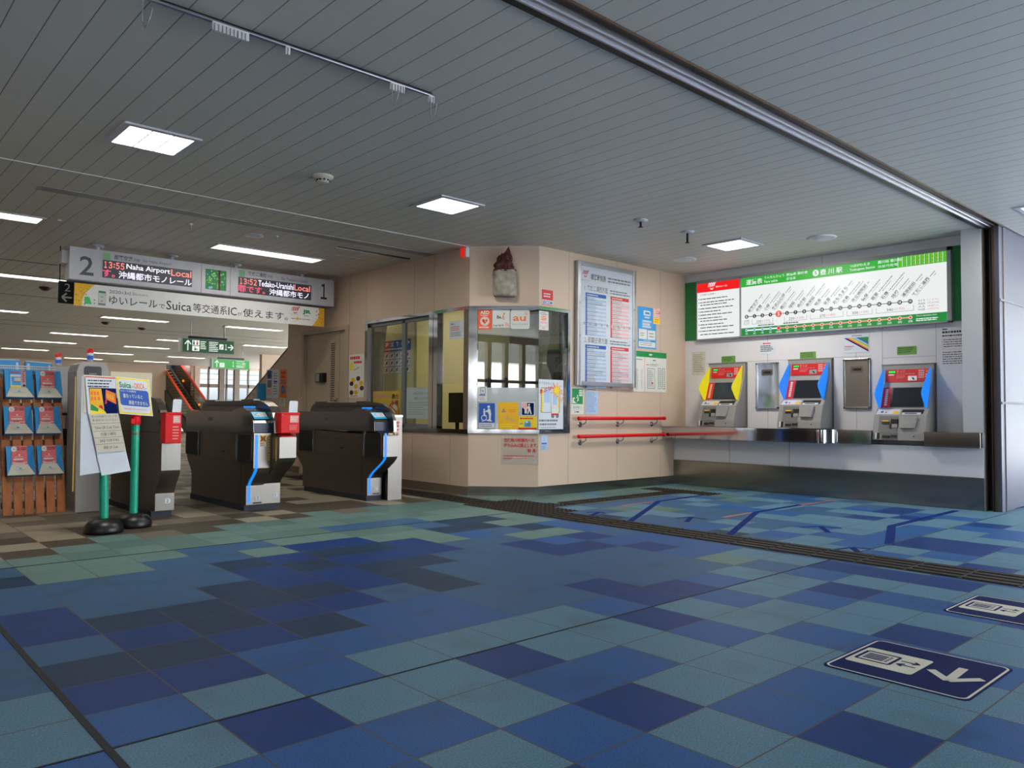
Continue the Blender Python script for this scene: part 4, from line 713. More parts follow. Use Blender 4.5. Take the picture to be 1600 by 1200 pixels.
for rI, (zt, zb) in enumerate(((1.35, 1.08), (1.01, .742), (.64, .358))):
    for cI, (xa, xb) in enumerate(((1.37, 1.608), (1.618, 1.845))):
        dxr = (.0, .0, .03)[rI] if True else 0
        (a0, b1), (a1, b0) = rk(xa+dxr, zt), rk(xb+dxr*.9, zb)
        p = MB(); W_, H_ = a1-a0, b1-b0; G = FR.sub(a0, b0, .002); wi = .21*W_
        p.fbox(G, .0, 0, 0, W_, H_, .004, 'skyblue')
        v = lambda a, b, d: G.p(a, b, d)
        p.add([v(0, 0, .085), v(W_, 0, .085), v(W_-wi, H_*.40, .012), v(wi, H_*.40, .012)], [(0, 1, 2, 3)], 'offwhite'); p.add([v(0, 0, 0), v(0, 0, .085), v(wi, H_*.4, .012), v(wi, H_, .008), v(0, H_, .03)], [(0, 1, 2, 3, 4)], 'skyblue'); p.add([v(W_, 0, 0), v(W_, H_, .03), v(W_-wi, H_, .008), v(W_-wi, H_*.4, .012), v(W_, 0, .085)], [(0, 1, 2, 3, 4)], 'skyblue')
        p.add([v(0, 0, 0), v(W_, 0, 0), v(W_, 0, .085), v(0, 0, .085)], [(0, 1, 2, 3)], 'skyblue')
        L_ = Frame(v(0, 0, .086), G.u, v(0, H_*.4, .012)-v(0, 0, .085)); p.poly(L_, [(W_*.44, .075), (W_*.56, .075), (W_*.53, .09), (W_*.5, .095), (W_*.47, .09)], .001, 'cyan'); p.dashes(L_, W_*.3, .055, W_*.7, .066, 1, .001, 'cyan', .4); p.build('pocket', t)
        def bro(u0, u1, col, lab, top=H_*1.02):
            bm = MB(); bm.fbox(G, u0, H_*.3, .0055, u1, top, .0095, col); K = G.sub(u0, H_*.4, .0099); w_ = u1-u0; h_ = top-H_*.4
            if col == 'pinkred':
                bm.disc(K, w_*.16, h_*.82, .026, 0, 'paper', 18); bm.dashes(K, w_*.08, h_*.78, w_*.24, h_*.86, 2, .0003, 'redink')
                for a_ in (.42, .72, .85): bm.dashes(K, w_*a_-.015, h_*.74, w_*a_+.02, h_*.92, 2, 0, 'clay', .5)
                bm.disc(K, w_*.5, h_*.5, .008, 0, 'paper', 8); bm.dashes(K, w_*.2, h_*.38, w_*.85, h_*.43, 1, 0, 'paper', .35); bm.dashes(K, w_*.12, h_*.22, w_*.92, h_*.33, 1, 0, 'paper', .7); bm.rect(K, 0, h_*.09, w_, h_*.115, 0, 'paper'); bm.dashes(K, w_*.25, h_*.11, w_*.75, h_*.16, 1, .0003, 'ink', .8); bm.dashes(K, w_*.05, .002, w_*.95, h_*.07, 1, 0, 'paper', .6)
            elif col == 'paper_cool':
                bm.rect(K, 0, h_*.72, w_, h_, 0, 'skyblue'); bm.dashes(K, w_*.05, h_*.78, w_*.92, h_*.9, 1, .0003, 'redink', .7); bm.rect(K, w_*.1, h_*.12, w_*.98, h_*.6, 0, 'skyblue'); bm.rect(K, w_*.35, h_*.32, w_*.95, h_*.55, .0003, 'offwhite'); bm.rect(K, 0, 0, w_, h_*.1, 0, 'yellow'); bm.rect(K, w_*.35, h_*.3, w_*.95, h_*.35, .0005, 'ink_grey')
            else: bm.text(K, 'NAHA', w_*.85, h_*.26, w_*.62, .0003, 'redink', w=h_*.7, ang=math.pi/2, bold=.02) if False else bm.text(K, 'NAHA', w_*.2, h_*.98, w_*.62, .0003, 'redink', w=h_*.7, ang=-math.pi/2, bold=.03); bm.disc(K, w_*.6, h_*.12, .012, .0003, 'ink', 12) if col == 'silverpaper' else None
            bm.build('brochure', label=lab, cat='brochure', group='brochures in the rack pockets')
        if rI == 0 and cI == 0:
            bro(wi+.003, W_*.60, 'paper_cool', 'light blue brochure with a photo in the top left rack pocket'); bro(W_*.605, W_-wi-.003, 'silverpaper', 'grey brochure with red vertical lettering in the top left rack pocket', H_*.98)
        else: bro(wi+.003, W_-wi-.003, 'pinkred', 'coral pink brochure in the %s %s rack pocket' % (('top', 'middle', 'bottom')[rI], ('left', 'right')[cI]))
m = MB(); (a0, b0), (a1, b1) = rk(1.30, 1.33), rk(1.80, 1.40)
m.fbox(FR, a0, b0-.005, -.2, a1, b0, -.02, 'white'); m.fbox(FR, a0, b1-.008, -.022, a1, b1, -.012, 'white'); m.fbox(FR, a0, b1-.03, -.02, a1, b1-.024, -.014, 'white')
for k in range(34): m.fbox(FR, a0+(a1-a0)*k/33-.0015, b0-.1, -.02, a0+(a1-a0)*k/33+.0015, b1, -.017, 'white')
m.build('wire_basket', t)
for (xa, xb, zt, lab, tilt) in ((1.29, 1.518, 1.474, 'blue box with white stripes upright in the rack basket, left one', 0), (1.566, 1.785, 1.468, 'tilted blue box with white stripes in the rack basket, right one', -.06)):
    (a0, b0), (a1, b1) = rk(xa, 1.335), rk(xb, zt); K = Frame(FR.p(a0, b0, -.10), (math.cos(tilt), 0, math.sin(tilt)), FR.v); m = MB(); m.fbox(K, 0, 0, -.07, a1-a0, b1-b0, 0, 'skyblue')
    for a in (.06, .84): m.fbox(K, (a1-a0)*a, .0, 0, (a1-a0)*(a+.09), (b1-b0)*.86, .0015, 'paper_cool')
    m.dashes(K, (a1-a0)*.2, .03, (a1-a0)*.75, .055, 1, .002, 'blue', .8); m.fbox(K, .004, b1-b0, -.06, a1-a0-.004, b1-b0+.012, -.01, 'paper'); m.build('pamphlet_box', label=lab, cat='box', group='blue boxes on the rack')
# ---------------------------------------------------------------- gate terminals with signal lamps
def signal(t, x, y, z):
    m = MB()
    for k, (c_, h) in enumerate((('terminal', .035), ('signal_blue', .04), ('white', .025), ('signal_red', .045))):
        m.lathe((x, y, z), [(.03, 0), (.03, h), (0, h)], c_, 18); z += h
    m.build('signal_lamp', t)
t = empty('gate_terminal', (2.12, 8.55, 0), 'tall grey terminal with dark screen and signal lamp behind the notice stand', 'terminal', 'terminals with signal lamps')
m = MB(); m.prism(Frame((0, 8.4, 0), (1, 0, 0), ZV), [(1.972, 0), (2.27, 0), (2.245, 1.36), (2.225, 1.42), (2.19, 1.452), (2.01, 1.452), (1.975, 1.43), (1.955, 1.36)], -.35, 0, 'terminal'); m.box(1.965, 8.395, .86, 2.25, 8.405, .862, 'seam'); m.build('body', t, bevel=.01)
m = MB(); F = Frame((0, 8.398, 0), (1, 0, 0), ZV); m.prism(F, rr(2.018, 1.255, 2.172, 1.412, .025), .001, .004, 'black'); m.rect(F, 2.06, 1.33, 2.13, 1.345, .005, 'machine_dk'); m.build('screen', t)
m = MB(); m.box(1.953, 8.43, .2, 1.957, 8.445, 1.31, 'strip_yellow'); m.build('light_strip', t); signal(t, 2.105, 8.55, 1.45)
t = empty('gate_terminal', (2.07, 9.62, 0), 'pale grey terminal panel with signal lamp seen beyond the brochure rack', 'terminal', 'terminals with signal lamps')
m = MB(); m.box(1.975, 9.5, .95, 2.19, 9.75, 1.455, 'terminal'); m.build('head', t, bevel=.008); m = MB(); m.box(1.99, 9.55, 0, 2.02, 9.7, .95, 'brushed_warm'); m.box(2.12, 9.55, 0, 2.15, 9.7, .95, 'brushed_warm'); m.box(1.97, 9.5, .925, 2.19, 9.75, .95, 'dark_metal'); m.box(2.0, 9.52, .6, 2.14, 9.53, .78, 'black'); m.build('stand', t); signal(t, 2.055, 9.62, 1.455)
# ---------------------------------------------------------------- steel counter
t = empty('counter', (9.0, 4.9, .655), 'long polished steel counter shelf below the ticket machines', 'counter')
def ctop(y0, y1, nm, xf):
    m = MB(); m.box(xf, y0, .655, 9.418, y1, .812, 'steel'); m.box(xf-.008, y0, .79, xf+.002, y1, .814, 'steel'); m.box(xf-.008, y0, .652, xf+.002, y1, .664, 'steel'); m.build(nm, t, bevel=.002)
ctop(4.40, 6.643, 'long_section', 8.86); ctop(3.862, 4.25, 'middle_section', 9.06); ctop(2.737, 3.288, 'end_section', 9.06)
m = MB(); pts = [(8.86, 4.40), (8.858, 4.365), (8.87, 4.335), (8.90, 4.315), (8.95, 4.305), (9.0, 4.30), (9.04, 4.288), (9.058, 4.27), (9.06, 4.25), (9.418, 4.25), (9.418, 4.40)]
m.prism(Frame((0, 0, .655), (1, 0, 0), (0, 1, 0)), pts, 0, .157, 'steel', smooth=True, cap='steel'); m.build('joint_cover', t)
# ---------------------------------------------------------------- ticket machines
def machine(yc, dz, wing, label, grp='ticket machines'):
    """built about the wall frame: a runs to the right, d comes out of the wall"""
    Wd = .565; L0 = -yc-Wd/2; t = empty('ticket_machine', (9.25, yc, .812+dz), label, 'ticket machine', grp)
    F = Frame((XW, 0, dz), (0, -1, 0), ZV)      # wall frame; PR: a = depth out of the wall, normal +y
    PR = Frame((XW, -L0, dz), (-1, 0, 0), ZV)
    prof = [(0, .815), (.33, .815), (.318, .90), (.262, 1.10), (.19, 1.168), (.172, 1.18), (.085, 1.425), (.06, 1.47), (.04, 1.63), (.035, 1.672), (0, 1.672)]
    m = MB(); m.prism(PR, prof, -Wd, 0, 'machine', cap='machine'); m.fbox(F, L0-.012, 1.672, 0, L0+Wd+.012, 1.69, .03, 'machine_dk'); m.fbox(F, L0-.016, .815, 0, L0-.002, 1.69, .012, 'machine_dk'); m.fbox(F, L0+Wd+.002, .815, 0, L0+Wd+.016, 1.69, .012, 'machine_dk'); m.build('body', t, bevel=.003)
    def slope(p, q): return Frame(Vector((XW-p[0], -L0, p[1]+dz)), (0, -1, 0), (-(q[0]-p[0]), 0, q[1]-p[1]))
    H = slope((.06, 1.475), (.04, 1.63)); m = MB(); m.fbox(H, .05, .005, 0, .53, .152, .004, 'red'); G = H.sub(0, 0, .0045)
    m.rect(G, .075, .105, .155, .14, 0, 'black')
    for k in range(3): m.rect(G, .08+k*.025, .112, .10+k*.025, .134, .0004, 'led_green')
    m.rect(G, .078, .083, .14, .097, 0, 'paper'); m.text(G, 'きっぷ', .165, .112, .03, 0, 'pinkink', w=.095, bold=.01); m.text(G, 'Ticket/车票/표', .165, .09, .015, 0, 'pinkink', w=.2); m.dashes(G, .165, .045, .27, .082, 3, 0, 'pinkink', .3); m.rect(G, .295, .02, .39, .072, 0, 'silver'); m.poly(G, [(.33, .06), (.35, .03), (.37, .025), (.36, .05)], .0004, 'ink')
    for k in range(4): m.prism(G, rr(.405, .122-k*.025, .47, .14-k*.025, .006), 0, .0004, 'pinkink')
    m.rect(G, .48, .11, .52, .14, 0, 'orange'); m.dashes(G, .48, .05, .52, .10, 2, 0, 'paper_cool', .5); m.build('header_panel', t)
    S = slope((.172, 1.18), (.085, 1.425)); m = MB(); m.fbox(S, .135, .008, 0, .50, .25, .004, 'black'); m.fbox(S, .15, .016, .004, .488, .242, .0055, 'screen'); m.build('touch_screen', t, bevel=.002)
    m = MB(); m.fbox(S, .035, .006, 0, .13, .25, .004, 'red')
    for k in range(8): m.fbox(S, .068, .028+k*.026, .004, .098, .048+k*.026, .006, 'offwhite')
    m.build('button_strip', t)
    J = slope((.262, 1.10), (.19, 1.168)); m = MB(); m.fbox(J, .02, .008, 0, .27, .09, .003, 'casing'); m.fbox(J, .06, .03, .003, .09, .06, .004, 'blue'); m.fbox(J, .11, .03, .003, .13, .05, .004, 'redink'); m.fbox(J, .20, .02, .003, .26, .055, .006, 'yellowo'); m.build('ledge', t)
    m = MB(); m.fbox(J, .29, .02, 0, .52, .088, .003, 'matblack'); m.fbox(J, .30, .0, 0, .50, .035, .008, 'casing'); m.fbox(J, .33, .012, .008, .46, .026, .009, 'black'); m.build('coin_slot', t)
    K = slope((.318, .90), (.262, 1.10)); m = MB(); m.prism(K, [(.30, .05), (.45, .05), (.472, .19), (.288, .19)], 0, .036, 'machine'); m.build('hopper', t, bevel=.008)
    m = MB(); m.fbox(K, .06, .0, 0, .265, .195, .004, 'machine_dk'); m.fbox(K, .095, .10, .004, .18, .125, .012, 'black'); m.fbox(K, .1, .128, .004, .17, .14, .012, 'yellowo'); m.fbox(K, .195, .105, .004, .27, .155, .016, 'matblack'); m.fbox(K, .205, .06, .004, .27, .1, .01, 'machine'); m.fbox(K, .185, .05, .004, .2, .1, .02, 'black'); m.build('note_slots', t)
    B_ = slope((.33, .815), (.318, .90)); m = MB(); m.fbox(B_, .10, .008, 0, .28, .085, .003, 'machine_dk'); m.fbox(B_, .115, .03, .003, .19, .052, .014, 'black'); m.fbox(B_, .205, .035, .003, .27, .06, .014, 'black'); TO = m.build('ticket_outlet', t); m = MB(); m.fbox(B_, .05, .01, 0, .08, .08, .004, 'black'); m.fbox(B_, .03, .01, 0, .0505, .08, .006, 'paper'); m.build('receipt_slot', t); m = MB(); m.prism(B_, [(.45+.008*math.cos(k*.7854), .05+.008*math.sin(k*.7854)) for k in range(8)], 0, .004, 'black'); m.build('lock', t)
    for a in (.028, Wd-.03):
        Q = Frame((XW, -L0-a, dz), (-1, 0, 0), ZV)
        pts = [(.058, 1.642), (.10, 1.60), (.30, 1.385), (.318, 1.35), (.315, 1.32), (.212, 1.185), (.18, 1.178), (.172, 1.19), (.085, 1.43)]
        m = MB(); m.prism(Q, pts, -.005, .005, 'wing_'+wing); m.build('side_wing', t, bevel=.002)
    return t
machine(5.945, 0, 'yellow', 'ticket machine with glowing yellow side wings, nearest the timetable wall')
machine(4.757, .004, 'blue', 'ticket machine with glowing blue side wings between the two steel panels')
machine(3.575, -.108, 'blue', 'ticket machine with glowing blue side wings, set lower through the counter, nearest the shutter')
def slot_panel(y0, y1, z0, z1, m_, label):
    t = empty('wall_hatch', (XW, (y0+y1)/2, z0), label, 'hatch', 'steel slot hatches'); m = MB(); w_ = .022
    for a in ((-y1, z0, -y1+w_, z1), (-y0-w_, z0, -y0, z1), (-y1, z0, -y0, z0+w_), (-y1, z1-w_, -y0, z1)): m.fbox(FE, a[0], a[1], 0, a[2], a[3], .028, 'steel')
    m.build('frame', t, bevel=.003); m = MB(); m.fbox(FE, -y1+w_, z0+w_, .002, -y0-w_, z1-w_, .010, m_); m.build('cover', t)
    m = MB(); c_ = -(y0+y1)/2; m.prism(FE, rr(c_-.08, z1-.17, c_+.08, z1-.09, .02), .010, .014, 'brushed'); m.fbox(FE, c_-.055, z1-.145, .014, c_+.055, z1-.115, .018, 'black'); m.fbox(FE, c_-.05, z1-.14, .018, c_-.03, z1-.12, .022, 'bronze'); m.build('slot', t)
slot_panel(5.19, 5.515, 1.062, 1.668, 'steel', 'mirror steel wall panel with slot, right of the yellow winged machine')
slot_panel(4.01, 4.33, 1.065, 1.668, 'brushed_warm', 'darker steel wall panel with slot, right of the middle machine')
# ---------------------------------------------------------------- lit fare board
t = empty('fare_board', (XW-.05, 4.75, 2.03), 'long lit white and green fare board with red headed notice panel', 'fare board')
m = MB()
for a in ((-6.42, 2.82, -3.095, 2.868), (-6.42, 2.02, -3.095, 2.04), (-6.42, 2.02, -6.40, 2.868), (-5.728, 2.02, -5.70, 2.85), (-3.138, 2.02, -3.095, 2.868)): m.fbox(FE, a[0], a[1], .012, a[2], a[3], .068, 'metal_grey')
m.fbox(FE, -6.41, 2.03, .012, -3.10, 2.85, .05, 'machine_dk'); m.build('frame', t, bevel=.003)
m = MB(); m.fbox(FE, -6.40, 2.04, .05, -5.728, 2.845, .065, 'lit_white'); G = FE.sub(-6.40, 2.04, .066); m.rect(G, 0, .655, .672, .805, 0, 'lit_red'); squiggle(m, FE.sub(-6.40, 2.04, .0665), .18, .68, .115, 'lit_white'); m.text(G, 'ゆいレール', .305, .70, .026, .0005, 'lit_white', w=.18, bold=.03)
m.text(G, 'ご利用のお客様へ', .05, .608, .026, .0005, 'lit_ink', w=.26)
for k, y in enumerate((.56, .512, .475, .425, .38, .335, .288, .25, .198, .155, .108, .06)):
    if k not in (2, 7, 9, 11): m.rect(G, .022, y-.006, .036, y+.008, 0, 'lit_black')
    m.dashes(G, .05, y-.012, .62 if k % 2 else .5, y+.012, 1, .0003, 'lit_ink', .5, 4)
m.build('notice_panel', t)
m = MB(); m.fbox(FE, -5.70, 2.035, .05, -3.138, 2.822, .065, 'lit_white'); G = FE.sub(-5.70, 2.035, .066); Wd = 2.562
m.rect(G, 0, .662, Wd, .787, 0, 'lit_green'); m.rect(G, 0, 0, Wd, .107, 0, 'lit_green_dk'); LWT = 'lit_white'
m.text(G, '運賃表', .075, .682, .075, .0005, LWT, w=.24, bold=.015); m.text(G, 'うんちんひょう', .345, .735, .034, .0005, LWT, w=.28, bold=.01); m.text(G, 'Fare table', .345, .682, .034, .0005, LWT, w=.19, bold=.01); m.text(G, '票價表 票价表', .655, .735, .036, .0005, LWT, w=.29, bold=.01); m.text(G, '운임표', .655, .684, .034, .0005, LWT, w=.13, bold=.01)
m.disc(G, 1.05, .728, .040, .0005, LWT, 24); m.text(G, '5', 1.035, .705, .046, .001, 'lit_green_dk', w=.03, bold=.02); m.text(G, '壺 川 駅', 1.11, .692, .072, .0005, LWT, w=.28, bold=.015)
m.text(G, 'つぼがわえき', 1.48, .738, .034, .0005, LWT, w=.24, bold=.012); m.text(G, 'Tsubogawa Station', 1.48, .685, .038, .0005, LWT, w=.30, bold=.012); m.text(G, '壺川站 壶川站', 1.815, .738, .036, .0005, LWT, w=.27, bold=.012); m.text(G, '쓰보가와역', 1.815, .685, .036, .0005, LWT, w=.22, bold=.012)
for k in range(22):
    x = 2.04+k*.024; m.rect(G, x, .668, x+.007, .782, .0004, 'lit_lime' if k % 2 else LWT)
    if k > 7 and k % 2 == 0:
        for j in range(3): m.rect(G, x-.020, .672+j*.04, x-.004, .69+j*.04, .0006, 'lit_olive')
for j in range(6): m.rect(G, 2.04, .672+j*.02, Wd, .676+j*.02, .0005, 'lit_lime')
X0, DX, ZL = .081, .1163, .258
m.rect(G, X0, ZL-.0035, X0+18*DX, ZL+.0035, .0004, 'lit_black'); m.rect(G, X0, .066, X0+4*DX, .082, .0004, 'led_white'); m.rect(G, X0+4*DX, .066, X0+18*DX, .082, .0004, 'lit_peach')
names = '那覇空港 赤嶺 小禄 奥武山公園 壺川 旭橋 県庁前 美栄橋 牧志 安里 おもろまち 古島 市立病院前 儀保 首里 石嶺 経塚 浦添前田 てだこ浦西'.split(); mins = '9 6 4 2 - 2 4 5 7 8 10 12 14 16 18 20 22 25 28'.split()
for k in range(19):
    x = X0+k*DX; big = k == 4
    m.disc(G, x, ZL, .042 if big else .026, .0008, 'lit_orange' if big else 'lit_black', 20); s = str(k+1); m.text(G, s, x, ZL-(.026 if big else .015), .052 if big else .03, .0014, LWT, w=(.03 if big else .016)*len(s)*(.85 if len(s) > 1 else 1), anchor='c', bold=.03)
    nm = names[k]; ln = .05*len(nm); m.text(G, nm, x+.045, ZL+.05, .042, .0005, 'lit_ink', w=ln, ang=math.radians(48), bold=.012)
    ca, sa = math.cos(math.radians(48)), math.sin(math.radians(48)); D_ = Frame(G.p(x+.045, ZL+.05), G.u*ca+G.v*sa, G.v*ca-G.u*sa)
    tot = min(.42, .30+.03*(k % 4)); m.dashes(D_, .02, -.016, ln+.0, -.006, 1, .0006, 'lit_ink', .35, 3); m.dashes(D_, ln+.02, .006, tot, .024, 1, .0006, 'lit_ink', .4, 5); m.dashes(D_, ln+.05, -.02, tot-.02, -.006, 1, .0006, 'lit_ink_red' if k % 3 == 1 else 'lit_ink', .35, 4)
    m.disc(G, x, .074, .026 if big else .021, .0008, LWT, 18); m.disc(G, x, .074, .022 if big else .015, .0012, 'lit_red' if big else ('lit_sky' if k < 4 else 'lit_orange'), 16)
    if not big: m.text(G, '(%s)' % mins[k], x, .014, .028, .0005, LWT, w=.034+.012*(len(mins[k])-1), anchor='c', bold=.02)
    else: m.text(G, '(当駅)', x, .012, .026, .0005, LWT, w=.085, anchor='c', bold=.02)
for a, b_, s, q_ in ((0, 0, '270', '(140)'), (1, 3, '230', '(120)'), (5, 7, '230', '(120)'), (8, 11, '270', '(140)'), (12, 14, '300', '(150)'), (15, 18, '340', '(170)')):
    xa, xb = X0+a*DX-.035, X0+b_*DX+.035; zz = ZL-.105
    m.stroke(G, [(xa, ZL-.045), (xa, zz), (xb, zz), (xb, ZL-.045)], .003, .0004, 'lit_ink')
    if a == b_: m.text(G, s, xa+.008, ZL-.07, .026, .0005, 'lit_ink', w=.055); m.text(G, q_, xa+.004, ZL-.098, .022, .0005, 'lit_ink_red', w=.062)
    else: c_ = (xa+xb)/2; m.text(G, s, c_-.09, ZL-.092, .032, .0005, 'lit_ink', w=.075); m.text(G, q_, c_+.0, ZL-.094, .034, .0005, 'lit_ink_red', w=.11)
m.dashes(G, .25, .118, .50, .14, 1, .0005, 'lit_ink', .6, 5); m.dashes(G, .61, .118, .87, .14, 1, .0005, 'lit_ink', .6, 5)
for k, (s, q_) in enumerate((('おとな', '(こども)'), ('Adult', '(Child)'), ('大人', '(年齢11人童)'), ('어른', '(어린이)'))): m.text(G, s, 2.26, ZL-.012-k*.035, .024, .0005, 'lit_ink', w=.075); m.text(G, q_[:6] if k == 2 else q_, 2.36, ZL-.014-k*.035, .026, .0005, 'lit_ink_red', w=.12)
m.text(G, 'Time to destination (min)', 2.235, .072, .022, .0005, LWT, w=.22); m.dashes(G, 2.235, .02, 2.5, .06, 2, .0005, LWT, .55, 4); m.build('fare_panel', t)
# ---------------------------------------------------------------- timetable board
t = empty('timetable_board', (7.65, YT-.03, 1.33), 'tall silver framed white timetable board with blue and red tables', 'timetable')
A0, B0, A1, B1 = 7.08, 1.328, 8.22, 2.888; m = MB(); w_ = .055
for a in ((A0, B0, A0+w_, B1), (A1-w_, B0, A1, B1), (A0+w_, B1-w_, A1-w_, B1), (A0+w_, B0, A1-w_, B0+w_)): m.fbox(FN, a[0], a[1], .002, a[2], a[3], .06, 'silver')
for x, z in ((A0+.2, B0), (A1-.2, B0)): m.fbox(FN, x, z-.02, .01, x+.06, z, .04, 'metal_grey')
for x, z in ((A0+.035, 2.36), (A1-.04, 2.36), (A0+.035, 1.95), (A1-.04, 1.95)): m.disc(FN, x, z, .018, .0605, 'metal_grey', 14)
m.build('frame', t, bevel=.004)
m = MB(); m.fbox(FN, A0+w_, B0+w_, .002, A1-w_, B1-w_, .04, 'paper_cool'); G = FN.sub(A0+w_, B0+w_, .0405); W_, H_ = A1-A0-2*w_, B1-B0-2*w_
squiggle(m, G, .05, H_-.14, .10, 'redink'); m.text(G, 'ゆいレール', .03, H_-.19, .024, 0, 'redink', w=.15); m.text(G, '標準時刻表', .20, H_-.165, .085, 0, 'ink', w=.29, bold=.01); m.dashes(G, .53, H_-.165, 1.0, H_-.085, 2, 0, 'ink_grey', .5, 5)
for ty, ttl in ((H_-.30, '1. てだこ浦西方面'), (H_-.955, '2. 那覇空港方面')):
    m.text(G, ttl, .085, ty-.005, .075, 0, 'ink', w=.44); m.dashes(G, .57, ty-.01, .98, ty+.055, 2, 0, 'ink_grey', .5, 5)
    for x0, x1, c_, lt in ((.10, .495, 'blue', 'paleblue'), (.58, .95, 'redink', 'palepink')):
        yt = ty-.03; N = 20; hh = .0245; m.rect(G, x0, yt-.045, x1, yt, 0, c_); m.dashes(G, x0+.03, yt-.035, x1-.08, yt-.012, 1, .0004, 'paper', .6, 4)
        for k in range(N):
            y0 = yt-.05-hh*(k+1); m.rect(G, x0, y0+.002, x0+.035, y0+hh, 0, c_)
            if k % 2: m.rect(G, x0+.035, y0, x1, y0+hh, 0, lt)
            n = random.choice((6, 7, 8, 11, 13) if k in (2, 3, 4, 11, 12) else (5, 6, 7))
            for q_ in range(n): m.rect(G, x0+.045+q_*.026, y0+.006, x0+.058+q_*.026, y0+.018, .0004, 'ink_grey')
m.stroke(G, [(.02, .73), (W_-.02, .735)], .003, 0, 'ink_lt')
for k in range(9): m.disc(G, .08+k*.11, .73, .02 if k != 5 else .032, .0003, 'ink_lt' if k != 5 else 'palepink', 14)
m.build('timetable_sheet', t)
m = MB(); m.fbox(FN, A0+w_, B0+w_, .046, A1-w_, B1-w_, .049, 'clear_glass'); m.build('cover_pane', t)
# ---------------------------------------------------------------- posters and stickers on the office walls
b, G = sheet('poster', FN, 8.325, 1.872, 8.722, 2.44, 'skyblue', 'bright blue poster with white panels, right of the timetable board', 'poster')
b.prism(G, rr(.12, .45, .27, .52, .015), 0, .0004, 'paper'); b.rect(G, .15, .47, .25, .5, .0006, 'skyblue'); b.dashes(G, .14, .41, .27, .44, 1, 0, 'paper', .7); b.rect(G, .085, .275, .088, .39, 0, 'paper'); b.rect(G, .305, .275, .308, .39, 0, 'paper')
for y in (.355, .315, .28): b.dashes(G, .10, y, .30, y+.035, 1, 0, 'paper', .85, 6)
b.rect(G, .02, .125, .195, .262, 0, 'paper'); b.rect(G, .21, .125, .38, .255, 0, 'paper'); b.rect(G, .02, .02, .38, .092, 0, 'paper'); b.dashes(G, .05, .16, .15, .22, 2, .0004, 'ink_grey', .3); b.dashes(G, .24, .15, .34, .23, 2, .0004, 'ink_grey', .3); b.dashes(G, .04, .035, .34, .085, 2, .0004, 'ink_grey', .35, 6); b.dashes(G, .12, .1, .28, .118, 1, 0, 'paper', .5); fin(b)
b, G = sheet('poster', FN, 8.648, 2.22, 8.812, 2.445, 'palepink', 'small pink and yellow leaflet overlapping the bright blue poster', 'poster', off=.006)
b.rect(G, .01, .01, .154, .09, 0, 'yellow'); b.rect(G, .06, .145, .154, .185, 0, 'orange'); b.dashes(G, .02, .10, .14, .21, 4, .0003, 'paper', .5); b.dashes(G, .03, .02, .13, .08, 2, .0004, 'orange', .4); fin(b)
b, G = sheet('map_poster', FN, 8.230, 1.282, 8.958, 1.832, 'paper', 'white station map poster with green header, below the blue poster', 'poster')
b.rect(G, 0, .472, .728, .55, 0, 'green'); b.dashes(G, .34, .495, .42, .525, 1, .0004, 'paper', .8); squiggle(b, G.sub(0, 0, .0004), .02, .49, .04, 'paper'); b.rect(G, .232, 0, .252, .472, 0, 'palepink'); b.dashes(G, .04, .42, .2, .45, 1, 0, 'ink_grey', .4, 4); b.dashes(G, .03, .03, .11, .31, 20, 0, 'ink_grey', .35, 2); b.dashes(G, .16, .03, .20, .31, 20, 0, 'ink_lt', .35, 2)
for a in ((.30, .05, .46, .32), (.54, .05, .60, .33), (.63, .05, .69, .33)):
    b.stroke(G, [(a[0], a[1]), (a[2], a[1]), (a[2], a[3]), (a[0], a[3]), (a[0], a[1])], .006, 0, 'ink'); b.dashes(G, a[0]+.01, a[1]+.02, a[2]-.01, a[3]-.02, 9, .0004, 'ink_lt', .6, 2)
b.disc(G, .41, .12, .016, .0008, 'redink', 12); b.dashes(G, .28, .36, .34, .38, 1, 0, 'redink', .6); b.dashes(G, .36, .35, .55, .39, 2, 0, 'ink_grey', .4); b.dashes(G, .42, .425, .5, .445, 1, 0, 'ink', .6); fin(b)
b, G = sheet('evacuation_sign', FN, 7.022, .973, 7.249, 1.304, 'paper', 'white and green tsunami evacuation sign left under the timetable board', 'sign')
b.rect(G, .015, .125, .212, .318, 0, 'green'); b.rect(G, .142, .225, .202, .305, .0004, 'paper')
for x in (.15, .178):
    for y in (.245, .275): b.rect(G, x, y, x+.014, y+.016, .0008, 'green')
b.poly(G, [(.022, .135), (.115, .135), (.075, .145), (.065, .165), (.075, .185), (.062, .205), (.04, .21), (.026, .195)], .0004, 'paper'); b.disc(G, .062, .175, .016, .0008, 'green', 12); b.disc(G, .115, .228, .011, .0004, 'paper', 10); b.stroke(G, [(.11, .215), (.125, .185), (.105, .155)], .012, .0004, 'paper'); b.stroke(G, [(.125, .185), (.14, .165)], .010, .0005, 'paper'); b.stroke(G, [(.09, .205), (.12, .205), (.14, .20)], .008, .0006, 'paper')
b.text(G, '津波避難ビル', .03, .068, .036, 0, 'green', w=.17); b.rect(G, .03, .052, .2, .054, 0, 'green'); b.disc(G, .072, .028, .012, 0, 'green', 12); b.disc(G, .072, .028, .006, .0004, 'paper', 10); b.dashes(G, .095, .016, .16, .04, 1, 0, 'ink', .6); fin(b)
b, G = sheet('notice', FN, 7.288, .978, 7.520, 1.304, 'paleblue', 'pale blue notice sheet with small print beside the evacuation sign', 'notice')
b.rect(G, .012, .295, .22, .318, 0, 'yellowo'); b.dashes(G, .03, .298, .2, .315, 1, .0004, 'ink_grey', .5); b.dashes(G, .015, .02, .21, .285, 15, 0, 'ink_grey', .28, 4); fin(b)
b, G = sheet('security_sticker', FN, 6.512, 2.281, 6.693, 2.465, 'redink', 'small red and white security company sticker above the office corner window', 'sticker')
